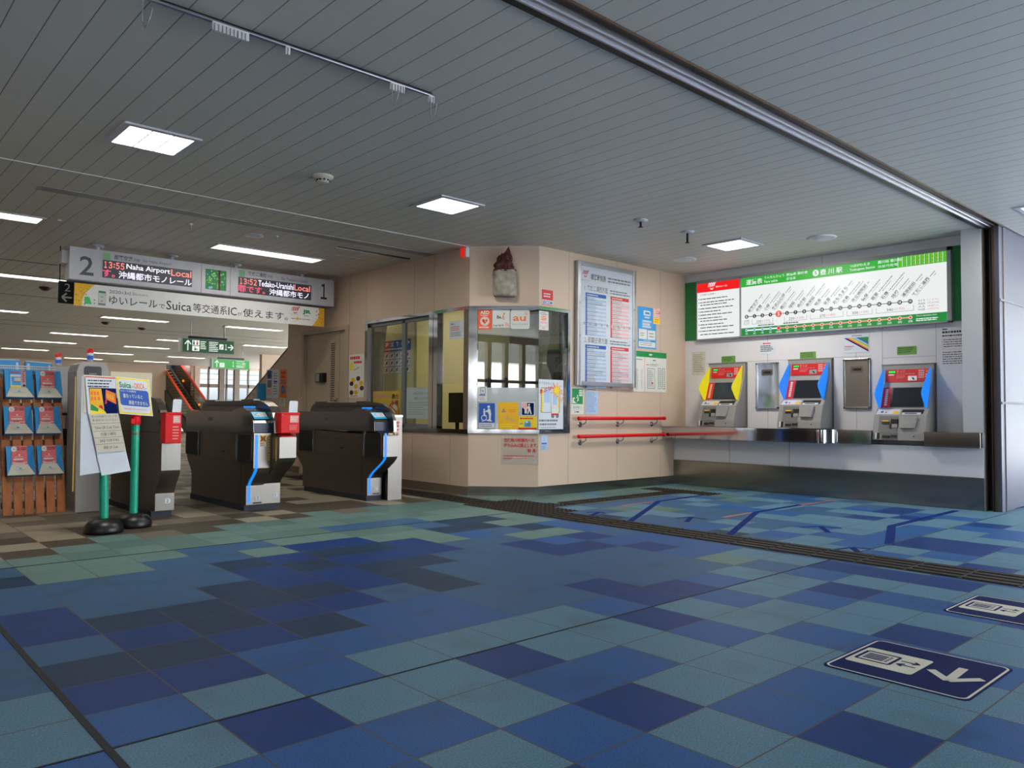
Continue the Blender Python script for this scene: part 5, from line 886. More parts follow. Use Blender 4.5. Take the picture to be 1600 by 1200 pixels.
b.rect(G, 0, 0, .181, .062, 0, 'paper'); b.text(G, 'SECOM', .01, .012, .04, .0004, 'blue', w=.16, bold=.03); b.rect(G, 0, 0, .181, .007, .0004, 'redink'); b.dashes(G, .025, .09, .16, .15, 2, 0, 'paper', .5); fin(b)
IN = .004    # stickers stand on the outside of the panes
b, G = sheet('sticker', FC, .103, 1.979, .267, 2.216, 'orange_bright', 'orange sticker with AED letters and red heart, top left of corner window', 'sticker', off=-.009)
b.text(G, 'AED', .025, .185, .04, 0, 'paper', w=.112, bold=.03); b.dashes(G, .03, .163, .135, .178, 1, 0, 'paper', .5); b.disc(G, .082, .10, .056, 0, 'paper', 24); b.disc(G, .082, .10, .047, .0004, 'orange_bright', 24); b.disc(G, .082, .10, .043, .0007, 'paper', 24)
b.poly(G, [(.082, .065), (.113, .098), (.113, .118), (.1, .126), (.088, .122), (.082, .112), (.076, .122), (.064, .126), (.051, .118), (.051, .098)], .001, 'redink'); b.poly(G, [(.088, .116), (.1, .126), (.092, .1), (.102, .1), (.085, .08), (.088, .096), (.08, .098)], .0013, 'yellowo'); b.dashes(G, .015, .012, .15, .04, 1, 0, 'paper', .6, 3); fin(b)
b, G = sheet('sticker', FC, .275, 2.001, .484, 2.215, 'paper', 'white square wireless internet sticker between the orange stickers, second from the left', 'sticker', off=-.009)
b.text(G, 'Be.', .055, .108, .038, 0, 'ink', w=.06, bold=.03); b.text(G, 'Free Wi-Fi', .012, .015, .024, 0, 'ink', w=.125, bold=.02)
for r_ in (.018, .032, .046): b.stroke(G, [(.155+r_*math.cos(math.radians(a)), .012+r_*math.sin(math.radians(a))) for a in (0, 30, 60, 90)], .007, 0, 'orange')
b.poly(G, [(.12, .11), (.145, .125), (.135, .14), (.155, .17), (.142, .185), (.125, .145)], 0, 'orange'); b.disc(G, .135, .105, .008, 0, 'redink', 8); fin(b)
b, G = sheet('sticker', FC, .493, 1.985, .722, 2.216, 'paper', 'white rounded sticker with big orange letters at the top of the corner window', 'sticker', off=-.009, r=.025)
b.text(G, 'au', .03, .095, .058, 0, 'orange', w=.155, bold=.02); b.text(G, 'Wi-Fiつかえます', .02, .045, .022, 0, 'ink_grey', w=.19)
for r_ in (.012, .026, .04): b.stroke(G, [(.168+r_*math.cos(math.radians(a)), .165+r_*math.sin(math.radians(a))) for a in (0, 30, 60, 90)], .005, 0, 'orange')
fin(b)
b, G = sheet('sticker', FN, 6.472, 1.977, 6.630, 2.206, 'paper', 'narrow white leaflet with pink box at the top right of the corner window', 'sticker', off=-.009)
b.dashes(G, .02, .18, .14, .215, 2, 0, 'ink_grey', .4); b.dashes(G, .03, .115, .13, .175, 3, 0, 'orange', .6); b.rect(G, .02, .04, .14, .105, 0, 'palepink'); b.rect(G, .03, .05, .13, .08, .0003, 'paper'); b.dashes(G, .05, .015, .11, .03, 1, 0, 'redink', .5); fin(b)
b, G = sheet('sticker', FC, .112, 1.118, .218, 1.296, 'paper', 'small white sticker with blue wheelchair frame above the blue wheelchair sign', 'sticker', off=-.009)
b.stroke(G, [(.03, .165), (.03, .09), (.085, .09), (.085, .165), (.03, .165)], .006, 0, 'blue'); b.disc(G, .056, .125, .014, 0, 'ink_lt', 10); b.dashes(G, .012, .065, .095, .085, 1, 0, 'blue', .9); b.dashes(G, .015, .01, .09, .055, 3, 0, 'ink_grey', .35); fin(b)
b, G = sheet('sticker', FC, .115, .792, .322, 1.104, 'metal_grey', 'blue sign with white figure pushing a wheelchair, lower left of corner window', 'sticker', off=-.009)
b.rect(G, .008, .075, .199, .304, 0, 'blue'); b.disc(G, .125, .262, .016, .0004, 'paper', 14); b.poly(G, [(.12, .245), (.145, .235), (.155, .18), (.15, .11), (.165, .092), (.105, .092), (.13, .12), (.128, .17), (.115, .20), (.085, .20), (.085, .212), (.112, .225)], .0004, 'paper'); b.disc(G, .072, .228, .012, .0004, 'paper', 12); b.poly(G, [(.062, .215), (.082, .215), (.084, .165), (.1, .16), (.1, .15), (.065, .152)], .0004, 'paper')
b.stroke(G, [(.07+.03*math.cos(k*math.pi/8), .13+.03*math.sin(k*math.pi/8)) for k in range(17)], .008, .0005, 'paper'); b.stroke(G, [(.04, .088), (.10, .105), (.16, .088)], .006, .0005, 'paper'); b.rect(G, .012, .012, .195, .066, 0, 'paper_cool'); b.dashes(G, .02, .018, .185, .06, 2, .0004, 'ink_grey', .5, 5); fin(b)
b, G = sheet('sticker', FC, .358, .79, .594, 1.11, 'yellowo', 'faded orange notice with triangle mark in the middle of corner window', 'sticker', off=-.009)
b.poly(G, [(.035, .20), (.085, .20), (.06, .25)], 0, 'ink_grey'); b.poly(G, [(.05, .206), (.07, .206), (.06, .228)], .0004, 'yellowo'); b.dashes(G, .12, .2, .22, .24, 2, 0, 'orange', .4); b.stroke(G, [(.07, .17), (.07, .13), (.11, .13), (.11, .17)], .008, 0, 'ink_lt'); b.stroke(G, [(.15, .09), (.15, .12), (.18, .12), (.18, .09)], .008, 0, 'ink_lt'); b.dashes(G, .02, .02, .2, .07, 2, 0, 'yellow', .6); fin(b)
b, G = sheet('sticker', FC, .629, .952, .788, 1.112, 'paper', 'square sticker of white walking figure with child on pink and violet', 'sticker', off=-.009)
b.rect(G, .008, .008, .151, .152, 0, 'floor_sign_blue'); b.poly(G, [(.008, .152), (.07, .152), (.07, .05), (.008, .1)], .0003, 'palepink'); b.disc(G, .092, .13, .012, .0006, 'paper', 12); b.poly(G, [(.08, .115), (.105, .112), (.112, .07), (.125, .02), (.11, .02), (.098, .06), (.085, .02), (.072, .02), (.085, .08), (.065, .085), (.065, .095)], .0006, 'paper'); b.disc(G, .052, .08, .008, .0006, 'paper', 10); b.poly(G, [(.04, .07), (.063, .07), (.068, .05), (.068, .025), (.04, .025)], .0006, 'paper'); fin(b)
b, G = sheet('sticker', FC, .597, .788, .815, .942, 'yellow', 'yellow sticker with cyan arch at the bottom right of corner window', 'sticker', off=-.0095)
b.prism(G, [(.07, .03), (.15, .03), (.15, .08), (.13, .105), (.09, .105), (.07, .08)], 0, .0004, 'cyan'); b.disc(G, .118, .06, .022, .0008, 'ink_grey', 14); b.disc(G, .10, .09, .014, .0008, 'paper', 12); b.dashes(G, .02, .118, .2, .145, 1, 0, 'redink', .6, 4); b.rect(G, 0, 0, .218, .022, 0, 'redink'); b.dashes(G, .015, .055, .06, .08, 1, 0, 'blue', .4); fin(b)
b, G = sheet('frosted_film', FC, .105, .786, CL-.006, 1.284, 'frost', 'pale frosted film across the lower half of the corner window', 'window film', off=-.0098, t=.0005); fin(b)
b, G = sheet('door_poster', FN, 6.472, .79, 6.892, 1.388, 'paper_cool', 'door safety poster with yellow striped doorway and bursts in the corner window', 'poster', off=-.009)
b.text(G, 'ドアがひらくと', .015, .535, .035, 0, 'ink', w=.24); b.rect(G, .04, .20, .36, .50, 0, 'ink'); b.rect(G, .045, .205, .355, .495, .0003, 'paper_cool'); b.rect(G, .045, .205, .075, .495, .0006, 'yellow'); b.rect(G, .325, .205, .355, .40, .0006, 'yellow'); b.rect(G, .09, .32, .19, .47, .0006, 'skyblue' if False else 'paleblue'); b.rect(G, .235, .30, .31, .47, .0006, 'paleblue'); b.rect(G, .205, .205, .21, .495, .0006, 'ink')
for k in range(9): b.rect(G, .045, .21+k*.032, .05, .225+k*.032, .0009, 'ink'); b.rect(G, .35, .21+k*.02, .355, .22+k*.02, .0009, 'ink')
def star(mb, G, x, y, r0, r1, n, d, m_): mb.add([G.p(x, y, d)]+[G.p(x+(r0 if k % 2 else r1)*math.cos(k*math.pi/n), y+(r0 if k % 2 else r1)*math.sin(k*math.pi/n), d) for k in range(2*n)], [(0, k+1, (k+1) % (2*n)+1) for k in range(2*n)], m_)
star(b, G, .30, .47, .045, .11, 9, .0012, 'orange'); star(b, G, .30, .47, .035, .09, 9, .0014, 'yellow'); star(b, G, .385, .40, .03, .075, 8, .0012, 'redink'); star(b, G, .385, .40, .022, .06, 8, .0014, 'paper'); b.text(G, 'あぶない', .02, .42, .05, .0018, 'redink', w=.27, ang=.28, bold=.03)
b.prism(G, rr(.21, .17, .34, .30, .055), .0015, .002, 'ink_lt'); b.prism(G, rr(.214, .174, .336, .296, .052), .002, .0024, 'paper'); b.rect(G, .21, .17, .34, .19, .0028, 'redink'); b.disc(G, .235, .16, .026, .0026, 'ink_grey', 14); b.disc(G, .315, .16, .026, .0026, 'ink_grey', 14)
b.dashes(G, .01, .085, .40, .125, 1, 0, 'ink_grey', .6, 6); b.dashes(G, .01, .04, .36, .08, 1, 0, 'ink_grey', .6, 6); b.dashes(G, .02, .01, .32, .035, 1, 0, 'ink_lt', .6, 6); fin(b)
b, G = sheet('sticker', FN, 6.505, .541, 6.615, .718, 'paleblue', 'small pale blue sticker on the beige wall under the corner window', 'sticker')
b.stroke(G, [(.025, .165), (.025, .095), (.085, .095), (.085, .165), (.025, .165)], .005, 0, 'paper'); b.dashes(G, .012, .07, .1, .092, 1, 0, 'blue', .9); b.dashes(G, .015, .01, .095, .06, 3, 0, 'ink_grey', .35); fin(b)
b, G = sheet('notice', FC, .392, .37, .836, .71, 'clear_plastic', 'wrinkled clear sheet with red lettering taped under the corner window', 'notice', t=.0015)
b.text(G, '危険物の駅構内への', .035, .265, .05, 0, 'redink', w=.36, bold=.02); b.text(G, '持ち込みは禁止します。', .035, .205, .048, 0, 'redink', w=.40, bold=.02); b.text(G, '駅 長', .315, .145, .042, 0, 'redink', w=.10, bold=.02); b.dashes(G, .03, .06, .41, .12, 2, 0, 'redink', .3, 7)
for k in range(5): b.stroke(G, [(.01+.02*k, .02+.01*(k % 3)), (.16, .04+.012*k), (.43, .02+.008*k)], .0025, .0006, 'paper')
fin(b)
# ---------------------------------------------------------------- papers on the ticket wall
for a0, a1, z0, z1, l in ((-6.049, -5.831, 1.690, 1.784, 'green label above the yellow winged ticket machine'), (-4.898, -4.685, 1.69, 1.784, 'green label above the middle ticket machine'), (-3.702, -3.486, 1.69, 1.785, 'worn shiny green label above the ticket machine nearest the shutter')):
    b, G = sheet('wall_label', FE, a0, z0, a1, z1, 'green_label', l, 'label', 'green labels above the machines', r=.01); b.dashes(G, .012, .02, .2, .085, 3, 0, 'ink', .3, 3); fin(b)
def note(a0, z0, a1, z1, label, m_='paper_cool', draw=None):
    b, G = sheet('notice', FE, a0, z0, a1, z1, m_, label, 'notice', off=.0015); (draw(b, G) if draw else b.dashes(G, .02, .03, G.w-.02, G.h-.03, 10, 0, 'ink_grey', .3, 4)); fin(b)
note(-6.531, 1.545, -6.312, 1.868, 'pale notice sheet left of the yellow winged ticket machine', 'offwhite')
def d1(b, G): b.dashes(G, .05, .13, .18, .15, 1, 0, 'redink', .8, 3); b.dashes(G, .015, .03, .21, .12, 4, 0, 'ink', .5, 4)
note(-5.466, 1.783, -5.238, 1.942, 'small notice with red heading above the mirror steel panel', 'paper_cool', d1)
def d2(b, G):
    W_, H_ = G.w, G.h; cs = ['floor_sign_blue', 'pinkred', 'yellow', 'ltgreen', 'paleblue', 'blue', 'green']
    for k, c_ in enumerate(cs):
        o0 = k*.1; b.poly(G, [(W_*(.02+o0*.95), H_*.80), (W_*.97, H_*(.80-.78*(1-o0))), (W_*.97, H_*.80)], .0003*(k+1), c_)
    b.dashes(G, .01, .03, .12, .07, 4, 0, 'ink_lt', .5, 4); b.rect(G, .01, .075, .13, .083, 0, 'redink'); b.dashes(G, .1, H_*.86, .24, H_*.93, 1, 0, 'ink_grey', .6)
note(-4.332, 1.742, -4.02, 1.970, 'fare triangle chart with rainbow diagonal bands above the darker steel panel', 'paper_cool', d2)
def d3(b, G):
    b.dashes(G, .06, .40, .34, .425, 1, 0, 'ink', .9, 6); b.dashes(G, .06, .36, .32, .385, 1, 0, 'ink', .6, 6); b.dashes(G, .06, .435, .12, .455, 1, 0, 'ink', .6, 1); b.dashes(G, .07, .24, .34, .34, 4, 0, 'ink', .35, 5); b.stroke(G, [(.34, .22), (.06, .22), (.06, .35), (.34, .35)], .003, 0, 'pinkink'); b.dashes(G, .06, .05, .34, .20, 6, 0, 'ink', .35, 5)
note(-3.272, 1.506, -2.93, 1.968, 'large clear notice beside the pillar, right of the lowered ticket machine', 'greywall', d3)
# ---------------------------------------------------------------- handrails
def handrail(z, label):
    t = empty('handrail', (7.95, YT-.06, z), label, 'handrail', 'red handrails on the timetable wall'); y = YT-.075
    m = MB(); m.tube([(7.072, y, z), (7.082, y, z), (8.822, y, z), (8.832, y, z)], [.012, .021, .021, .012], 'bright_red', 16); m.tube([(7.08, y, z), (7.13, y, z)], .024, 'bright_red', 16); m.tube([(8.79, y, z), (8.828, y, z)], .024, 'bright_red', 16); m.build('rail', t)
    for x in (7.188, 7.909, 8.626):
        m = MB(); m.tube([(x, YT, z-.078), (x, YT-.008, z-.078), (x, YT-.018, z-.078)], [.038, .036, .02], 'steel', 18); BK = m.build('bracket_plate', t); m = MB(); m.tube([(x, YT-.01, z-.078), (x+.01, YT-.05, z-.07), (x+.025, y, z-.05), (x+.03, y, z-.018)], .008, 'steel', 10); m.build('bracket_arm', BK)
handrail(.921, 'upper red handrail on chrome brackets under the timetable board'); handrail(.698, 'lower red handrail on chrome brackets under the timetable board')
# ---------------------------------------------------------------- alarm lamp, sculpture
t = empty('alarm_lamp', (XO-.03, 7.30, 2.85), 'small red alarm lamp high on the office wall beside the chamfered corner', 'alarm lamp'); m = MB(); m.fbox(FO, -7.36, 2.86, 0, -7.29, 2.965, .06, 'alarm_red'); m.build('lens', t, bevel=.006); m = MB(); m.fbox(FO, -7.288, 2.85, 0, -7.258, 2.97, .055, 'white'); m.build('housing', t, bevel=.004)
from mathutils import noise
def wob(mb, amp, sc, i0=0):
    for k in range(i0, len(mb.v)): v = mb.v[k]; mb.v[k] = v+Vector((noise.noise(v*sc), noise.noise(v*sc+Vector((7, 3, 1))), noise.noise(v*sc+Vector((2, 9, 4)))))*amp
ctr = FC.p(.425, 0, .09); t = empty('stone_sculpture', (ctr.x, ctr.y, 2.36), 'wall sculpture of a brown clay figure on a grey stone block above the corner window', 'sculpture')
m = MB(); seg, rings = 28, 16; vs = []
for r_ in range(rings+1):
    z = 2.362+.305*r_/rings; k = min(1, .90+.5*min(r_, 1)/4+.02*min(r_, 4)); k = k if r_ < rings-1 else k*.96
    for s in range(seg):
        a = s*2*math.pi/seg; ca, sa = math.cos(a), math.sin(a); e_ = .58; x = math.copysign(abs(ca)**e_, ca)*.137*k; y = math.copysign(abs(sa)**e_, sa)*.085*k; p = FC.p(.425+x, 0, .088+y); vs.append((p.x, p.y, z))
fs = [(r_*seg+s, r_*seg+(s+1) % seg, (r_+1)*seg+(s+1) % seg, (r_+1)*seg+s) for r_ in range(rings) for s in range(seg)]
m.add(vs, fs+[tuple(range(seg))[::-1], tuple(range(rings*seg, rings*seg+seg))], 'stone', True); wob(m, .02, 16); m.build('stone_block', t)
m = MB(); prof = [(.125, .0, .0), (.13, .02, 0), (.105, .035, -.01), (.11, .07, -.012), (.10, .10, -.01), (.082, .12, 0), (.088, .15, .005), (.07, .18, .012), (.05, .20, .02), (.045, .225, .03), (.028, .25, .04), (.012, .275, .045), (.002, .29, .05)]; vs = []; seg = 36
for r_, h, sh in prof:
    for s in range(seg):
        a = s*2*math.pi/seg; q_ = 1+.13*math.sin(5*a+h*40)+.08*math.sin(11*a-h*60); p = FC.p(.425+sh+r_*q_*math.cos(a), 0, .088+r_*.6*q_*math.sin(a)); vs.append((p.x, p.y, 2.655+h))
m.add(vs, [(r_*seg+s, r_*seg+(s+1) % seg, (r_+1)*seg+(s+1) % seg, (r_+1)*seg+s) for r_ in range(len(prof)-1) for s in range(seg)]+[tuple(range((len(prof)-1)*seg, len(prof)*seg))], 'clay', True); wob(m, .022, 30)
for k in range(60):
    a = rnd.uniform(math.pi, 2*math.pi)*-1; h = rnd.uniform(.01, .2); r_ = .11-.3*h; p = FC.p(.425+h*.1+r_*math.cos(a), 0, .088+r_*.62*abs(math.sin(a))); m.lathe((p.x, p.y, 2.655+h), [(0, -.018), (.014, -.006), (.016, .008), (.006, .022), (0, .026)], 'clay', 8)
m.build('clay_figure', t)
# ---------------------------------------------------------------- notices around the office door and windows
b, G = sheet('poster', FO, -10.016, 1.187, -9.575, 1.808, 'paper', 'white poster with yellow and dark shapes beside the office door', 'poster')
b.dashes(G, .03, .54, .4, .6, 1, 0, 'redink', .7, 4); b.dashes(G, .14, .48, .4, .53, 1, 0, 'redink', .7, 3); b.rect(G, .03, .4, .13, .5, 0, 'yellow')
for x, y, c_ in ((.3, .42, 'ink_lt'), (.26, .27, 'clay'), (.34, .2, 'yellowo'), (.12, .25, 'yellowo'), (.08, .2, 'clay'), (.2, .16, 'yellowo'), (.36, .13, 'clay'), (.08, .07, 'clay'), (.2, .07, 'yellowo')): b.disc(G, x, y, .055, 0, c_, 14, .035)
b.disc(G, .3, .42, .045, .0004, 'paper', 14); b.stroke(G, [(.14, .39), (.28, .43)], .008, .0006, 'ink'); b.dashes(G, .05, .01, .3, .03, 1, 0, 'ink_grey', .5); fin(b)
b, G = sheet('window_notice', FO, -8.61, .90, -8.055, 1.305, 'paper_cool', 'large pale notice sheet inside the lower part of the office side window', 'notice', off=-.045); b.text(G, 'OKICAカード', .16, .31, .035, 0, 'ink_grey', w=.33); b.text(G, '発売しています', .18, .245, .035, 0, 'ink_grey', w=.3); b.dashes(G, .05, .04, .48, .22, 6, 0, 'ink_lt', .3, 5); fin(b)
b, G = sheet('window_notice', FO, -7.672, 1.885, -7.388, 2.107, 'paper_cool', 'small white notice with red print on the vinyl sheet of the service window', 'notice', off=-.028); b.dashes(G, .03, .18, .1, .195, 1, 0, 'ink', .6, 1); b.dashes(G, .03, .1, .25, .16, 3, 0, 'redink', .4, 4); b.dashes(G, .03, .03, .25, .09, 3, 0, 'ink_grey', .4, 4); fin(b)
b, G = sheet('window_poster', FO, -9.43, .955, -8.748, 1.268, 'yellowo', 'yellow poster with red prohibition circle inside the lower left window corner', 'poster', off=-.045); b.text(G, '暴力', .47, .20, .07, 0, 'ink', w=.16, bold=.04); b.text(G, '犯罪', .47, .115, .07, 0, 'ink', w=.16, bold=.04); b.stroke(G, [(.52+.13*math.cos(k*math.pi/10), .04+.11*math.sin(k*math.pi/10)) for k in range(21)], .02, .0004, 'redink'); b.stroke(G, [(.43, .12), (.6, -.02+.04)], .02, .0006, 'redink'); b.poly(G, [(.48, .02), (.58, .02), (.6, .1), (.54, .14), (.47, .09)], .0002, 'paper'); b.dashes(G, .03, .22, .42, .28, 1, 0, 'pinkink', .7, 5); b.poly(G, [(.2, .08), (.4, .08), (.3, .16)], 0, 'offwhite'); fin(b)
FI = Frame((6.35, 0, 0), (0, -1, 0), ZV)
t = empty('stop_poster', (6.35, 9.6, 1.6), 'blue and red STOP poster of picture squares inside the office window', 'poster')
b = MB(); b.fbox(FI, -9.80, 1.53, 0, -9.12, 2.02, .003, 'paper'); G = FI.sub(-9.80, 1.53, .0035); b.rect(G, 0, .33, .16, .49, 0, 'redink'); b.rect(G, .16, .33, .68, .49, 0, 'blue')
for k, s in enumerate('PSTOP'): b.text(G, s, .04+.135*k, .40, .065, .0004, 'paper', w=.075, bold=.04)
b.dashes(G, .02, .345, .66, .385, 1, .0004, 'paper', .6, 8)
for i in range(5):
    for q_ in range(3): x, y = .015+i*.133, .012+q_*.105; b.rect(G, x-.006, y-.006, x+.124, y+.1, 0, 'blue' if i else 'redink'); b.rect(G, x, y, x+.118, y+.094, .0003, 'paper'); b.stroke(G, [(x+.02, y+.02), (x+.09, y+.08)], .012, .0006, 'ink'); b.disc(G, x+.06, y+.05, .022, .0006, rnd.choice(['ink_grey', 'ink', 'redink', 'blue']), 10)
b.build('sheet', t); b = MB(); b.fbox(FI, -10.2, 0, -.05, -9.05, 2.9, -.004, 'yellow_wall'); b.build('partition', t)
m = MB()
for k in range(40):
    y = 9.06+.009*k; 
pts = [(9.47+.0095*k, .03*math.sin(k*1.25)) for k in range(41)]
for (y0, d0), (y1, d1_) in zip(pts, pts[1:]): m.add([(6.16+d0, y0+.02, .80), (6.16+d1_, y1+.02, .80), (6.16+d1_*.5, 9.66+(y1-9.66)*.5, 1.65), (6.16+d0*.5, 9.66+(y0-9.66)*.5, 1.65), (6.16+d1_, y1, 2.25), (6.16+d0, y0, 2.25)], [(0, 1, 2, 3), (3, 2, 4, 5)], 'curtain', True)
m.tube([(6.13, 9.45, 2.25), (6.13, 9.9, 2.25)], .012, 'brushed', 8); m.box(6.008, 9.7, 2.24, 6.14, 9.72, 2.26, 'brushed')
m.build('curtain', label='tied beige curtain at the left inside the office side window', cat='curtain', group='office curtains')
m = MB(); pts = [(6.56+.008*k, 6.80+.03*math.sin(k*1.4)) for k in range(44)]
for (x0, y0), (x1, y1) in zip(pts, pts[1:]):
    q_ = lambda x, f: 6.68+(x-6.73)*f
    L_ = [(2.22, .8), (1.92, .75), (1.72, .35), (1.60, .28), (1.45, .75), (1.38, .85)]
    for (za, fa), (zb, fb) in zip(L_, L_[1:]): m.add([(q_(x0, fa), y0, za), (q_(x1, fa), y1, za), (q_(x1, fb), y1, zb), (q_(x0, fb), y0, zb)], [(0, 3, 2, 1)], 'curtain', True)
m.tube([(6.5, 6.81, 2.21), (6.97, 6.81, 2.21)], .012, 'brushed', 8); m.box(6.9, 6.764, 2.2, 6.92, 6.82, 2.22, 'brushed'); m.tube([(6.60, 6.84, 1.60), (6.68, 6.755, 1.59), (6.78, 6.84, 1.60)], .012, 'offwhite', 8); m.build('curtain', label='bunched pale lace curtain behind the glass right of the office corner', cat='curtain', group='office curtains')
# office furniture seen through the panes
t = empty('desk', (6.7, 7.9, 0), 'dark office desk behind the service window', 'desk'); m = MB(); m.box(6.1, 7.3, .68, 6.9, 8.9, .72, 'machine_dk'); m.build('desk_top', t)
for x, y in ((6.13, 7.33), (6.87, 7.33), (6.13, 8.87), (6.87, 8.87)): m = MB(); m.box(x-.025, y-.025, 0, x+.025, y+.025, .68, 'dark_metal'); m.build('leg', t)
def monitor(x, y, z, w_, h, label):
    t = empty('monitor', (x, y, z), label, 'monitor', 'office monitors'); m = MB(); m.box(x, y-w_/2, z+.12, x+.04, y+w_/2, z+.12+h, 'black'); m.build('panel', t, bevel=.005); m = MB(); m.box(x+.01, y-.03, z+.01, x+.03, y+.03, z+.13, 'dark_metal'); m.box(x-.06, y-.1, z, x+.1, y+.1, z+.012, 'dark_metal'); m.build('stand', t)
monitor(6.78, 8.62, .72, .36, .42, 'black monitor on the desk in the left half of the office side window'); monitor(6.72, 7.72, .9, .42, .42, 'dark monitor showing through the vinyl sheet of the service window')
m = MB(); m.box(6.5, 7.5, .72, 6.95, 8.0, .90, 'office_dark'); m.build('monitor_riser', label='dark box riser carrying the monitor behind the service window', cat='stand')
t = empty('printer', (6.42, 7.45, .72), 'cream printer on the desk behind the service window', 'printer'); m = MB(); m.box(6.3, 7.3, .72, 6.48, 7.62, .96, 'offwhite'); m.build('body', t, bevel=.01); m = MB(); m.box(6.26, 7.32, .74, 6.3, 7.6, .80, 'black'); m.build('tray', t)
m = MB(); m.box(6.08, 7.36, .722, 6.24, 7.66, .724, 'blue'); m.box(6.08, 7.36, .722, 6.085, 7.66, .75, 'blue'); m.box(6.235, 7.36, .722, 6.24, 7.66, .75, 'blue'); m.box(6.08, 7.36, .722, 6.24, 7.365, .75, 'blue'); m.box(6.08, 7.655, .722, 6.24, 7.66, .75, 'blue'); m.build('tray', label='shallow blue tray on the desk just behind the service window', cat='tray')
m = MB(); m.box(6.1, 7.70, .722, 6.2, 7.80, .77, 'wood'); m.build('wooden_box', label='small wooden box on the desk left of the blue tray', cat='box', bevel=.006)
t = empty('chair', (6.45, 8.12, 0), 'black office chair back behind the service window', 'chair'); m = MB(); m.prism(Frame((7.05, 0, 0), (0, 1, 0), ZV), rr(7.75, .55, 8.2, 1.12, .08), 0, .07, 'matblack'); m.build('backrest', t, bevel=.02)
m = MB(); m.prism(Frame((0, 0, .46), (1, 0, 0), (0, 1, 0)), rr(7.02, 7.75, 7.5, 8.2, .08), 0, .08, 'matblack'); m.build('seat', t, bevel=.02); m = MB(); m.tube([(7.27, 7.97, .05), (7.27, 7.97, .46)], .03, 'dark_metal', 10)
for k in range(5): a = k*2*math.pi/5; m.tube([(7.27, 7.97, .07), (7.27+.26*math.cos(a), 7.97+.26*math.sin(a), .03)], .02, 'dark_metal', 8)
m.build('base', t)
t = empty('locker', (8.1, 7.1, 0), 'grey steel locker behind the corner window', 'locker'); m = MB(); m.box(8.0, 6.9, 0, 8.38, 8.4, 1.9, 'office_dark'); m.build('body', t)
for y in (6.92, 7.67): m = MB(); m.box(7.985, y, .05, 8.0, y+.72, 1.86, 'office_dark'); m.box(7.975, y+.62, .95, 7.985, y+.64, 1.1, 'silver'); m.build('door', t)
# ---------------------------------------------------------------- floor: tactile paving, stickers, tape
def bars(mb, x0, y0, x1, y1, along, step=.323, n=4):
    L, Wd = ((y1-y0), (x1-x0)) if along == 'y' else ((x1-x0), (y1-y0)); k = 0; s = 0
    while s < L-.01:
        e_ = min(s+step-.022, L)
        for q_ in range(n):
            c_ = Wd*(q_+.5)/n; h = Wd/n*.34
            a = (x0+c_-h, y0+s, x0+c_+h, y0+e_) if along == 'y' else (x0+s, y0+c_-h, x0+e_, y0+c_+h); mb.box(a[0], a[1], .001, a[2], a[3], .008, 'tactile')
        s += step
    return mb
def strip_obj(x0, y0, x1, y1, along, label):
    m = MB(); m.box(x0, y0, 0, x1, y1, .003, 'tactile_gap'); bars(m, x0, y0, x1, y1, along); m.build('tactile_strip', label=label, cat='tactile paving', group='dark tactile floor strips')
strip_obj(5.262, -1.5, 5.65, 5.42, 'y', 'long dark tactile strip running from the camera side towards the corner')
strip_obj(5.35, 6.55, 5.72, 11.0, 'y', 'dark tactile strip running along the office side wall past the gates')
strip_obj(6.19, 5.80, 8.15, 6.06, 'x', 'dark tactile strip running below the timetable wall')
def dots(poly, label):
    m = MB(); m.prism(Frame((0, 0, 0), (1, 0, 0), (0, 1, 0)), poly, 0, .003, 'tactile'); xs = [p[0] for p in poly]; ys = [p[1] for p in poly]; n = len(poly)
    def ins(x, y):
        c_ = False
        for i in range(n):
            (xa, ya), (xb, yb) = poly[i], poly[i-1]
            if (ya > y) != (yb > y) and x < (xb-xa)*(y-ya)/(yb-ya)+xa: c_ = not c_
        return c_
    y = min(ys)+.03
    while y < max(ys):
        x = min(xs)+.03
        while x < max(xs):
            if ins(x, y): m.lathe((x, y, .003), [(.02, 0), (.014, .006), (0, .006)], 'tactile', 6)
            x += .06
        y += .06
    m.build('tactile_dots', label=label, cat='tactile paving', group='dark dotted tactile patches')
dots([(5.25, 5.42), (5.85, 5.42), (5.85, 5.80), (6.18, 5.80), (6.02, 6.2), (6.02, 6.55), (5.25, 6.55), (5.25, 5.72)], 'dark dotted tactile patch where the strips meet near the office corner')
dots([(8.15, 5.42), (8.46, 5.42), (8.46, 6.46), (8.15, 6.46)], 'dark dotted tactile patch at the end of the strip before the ticket machines')
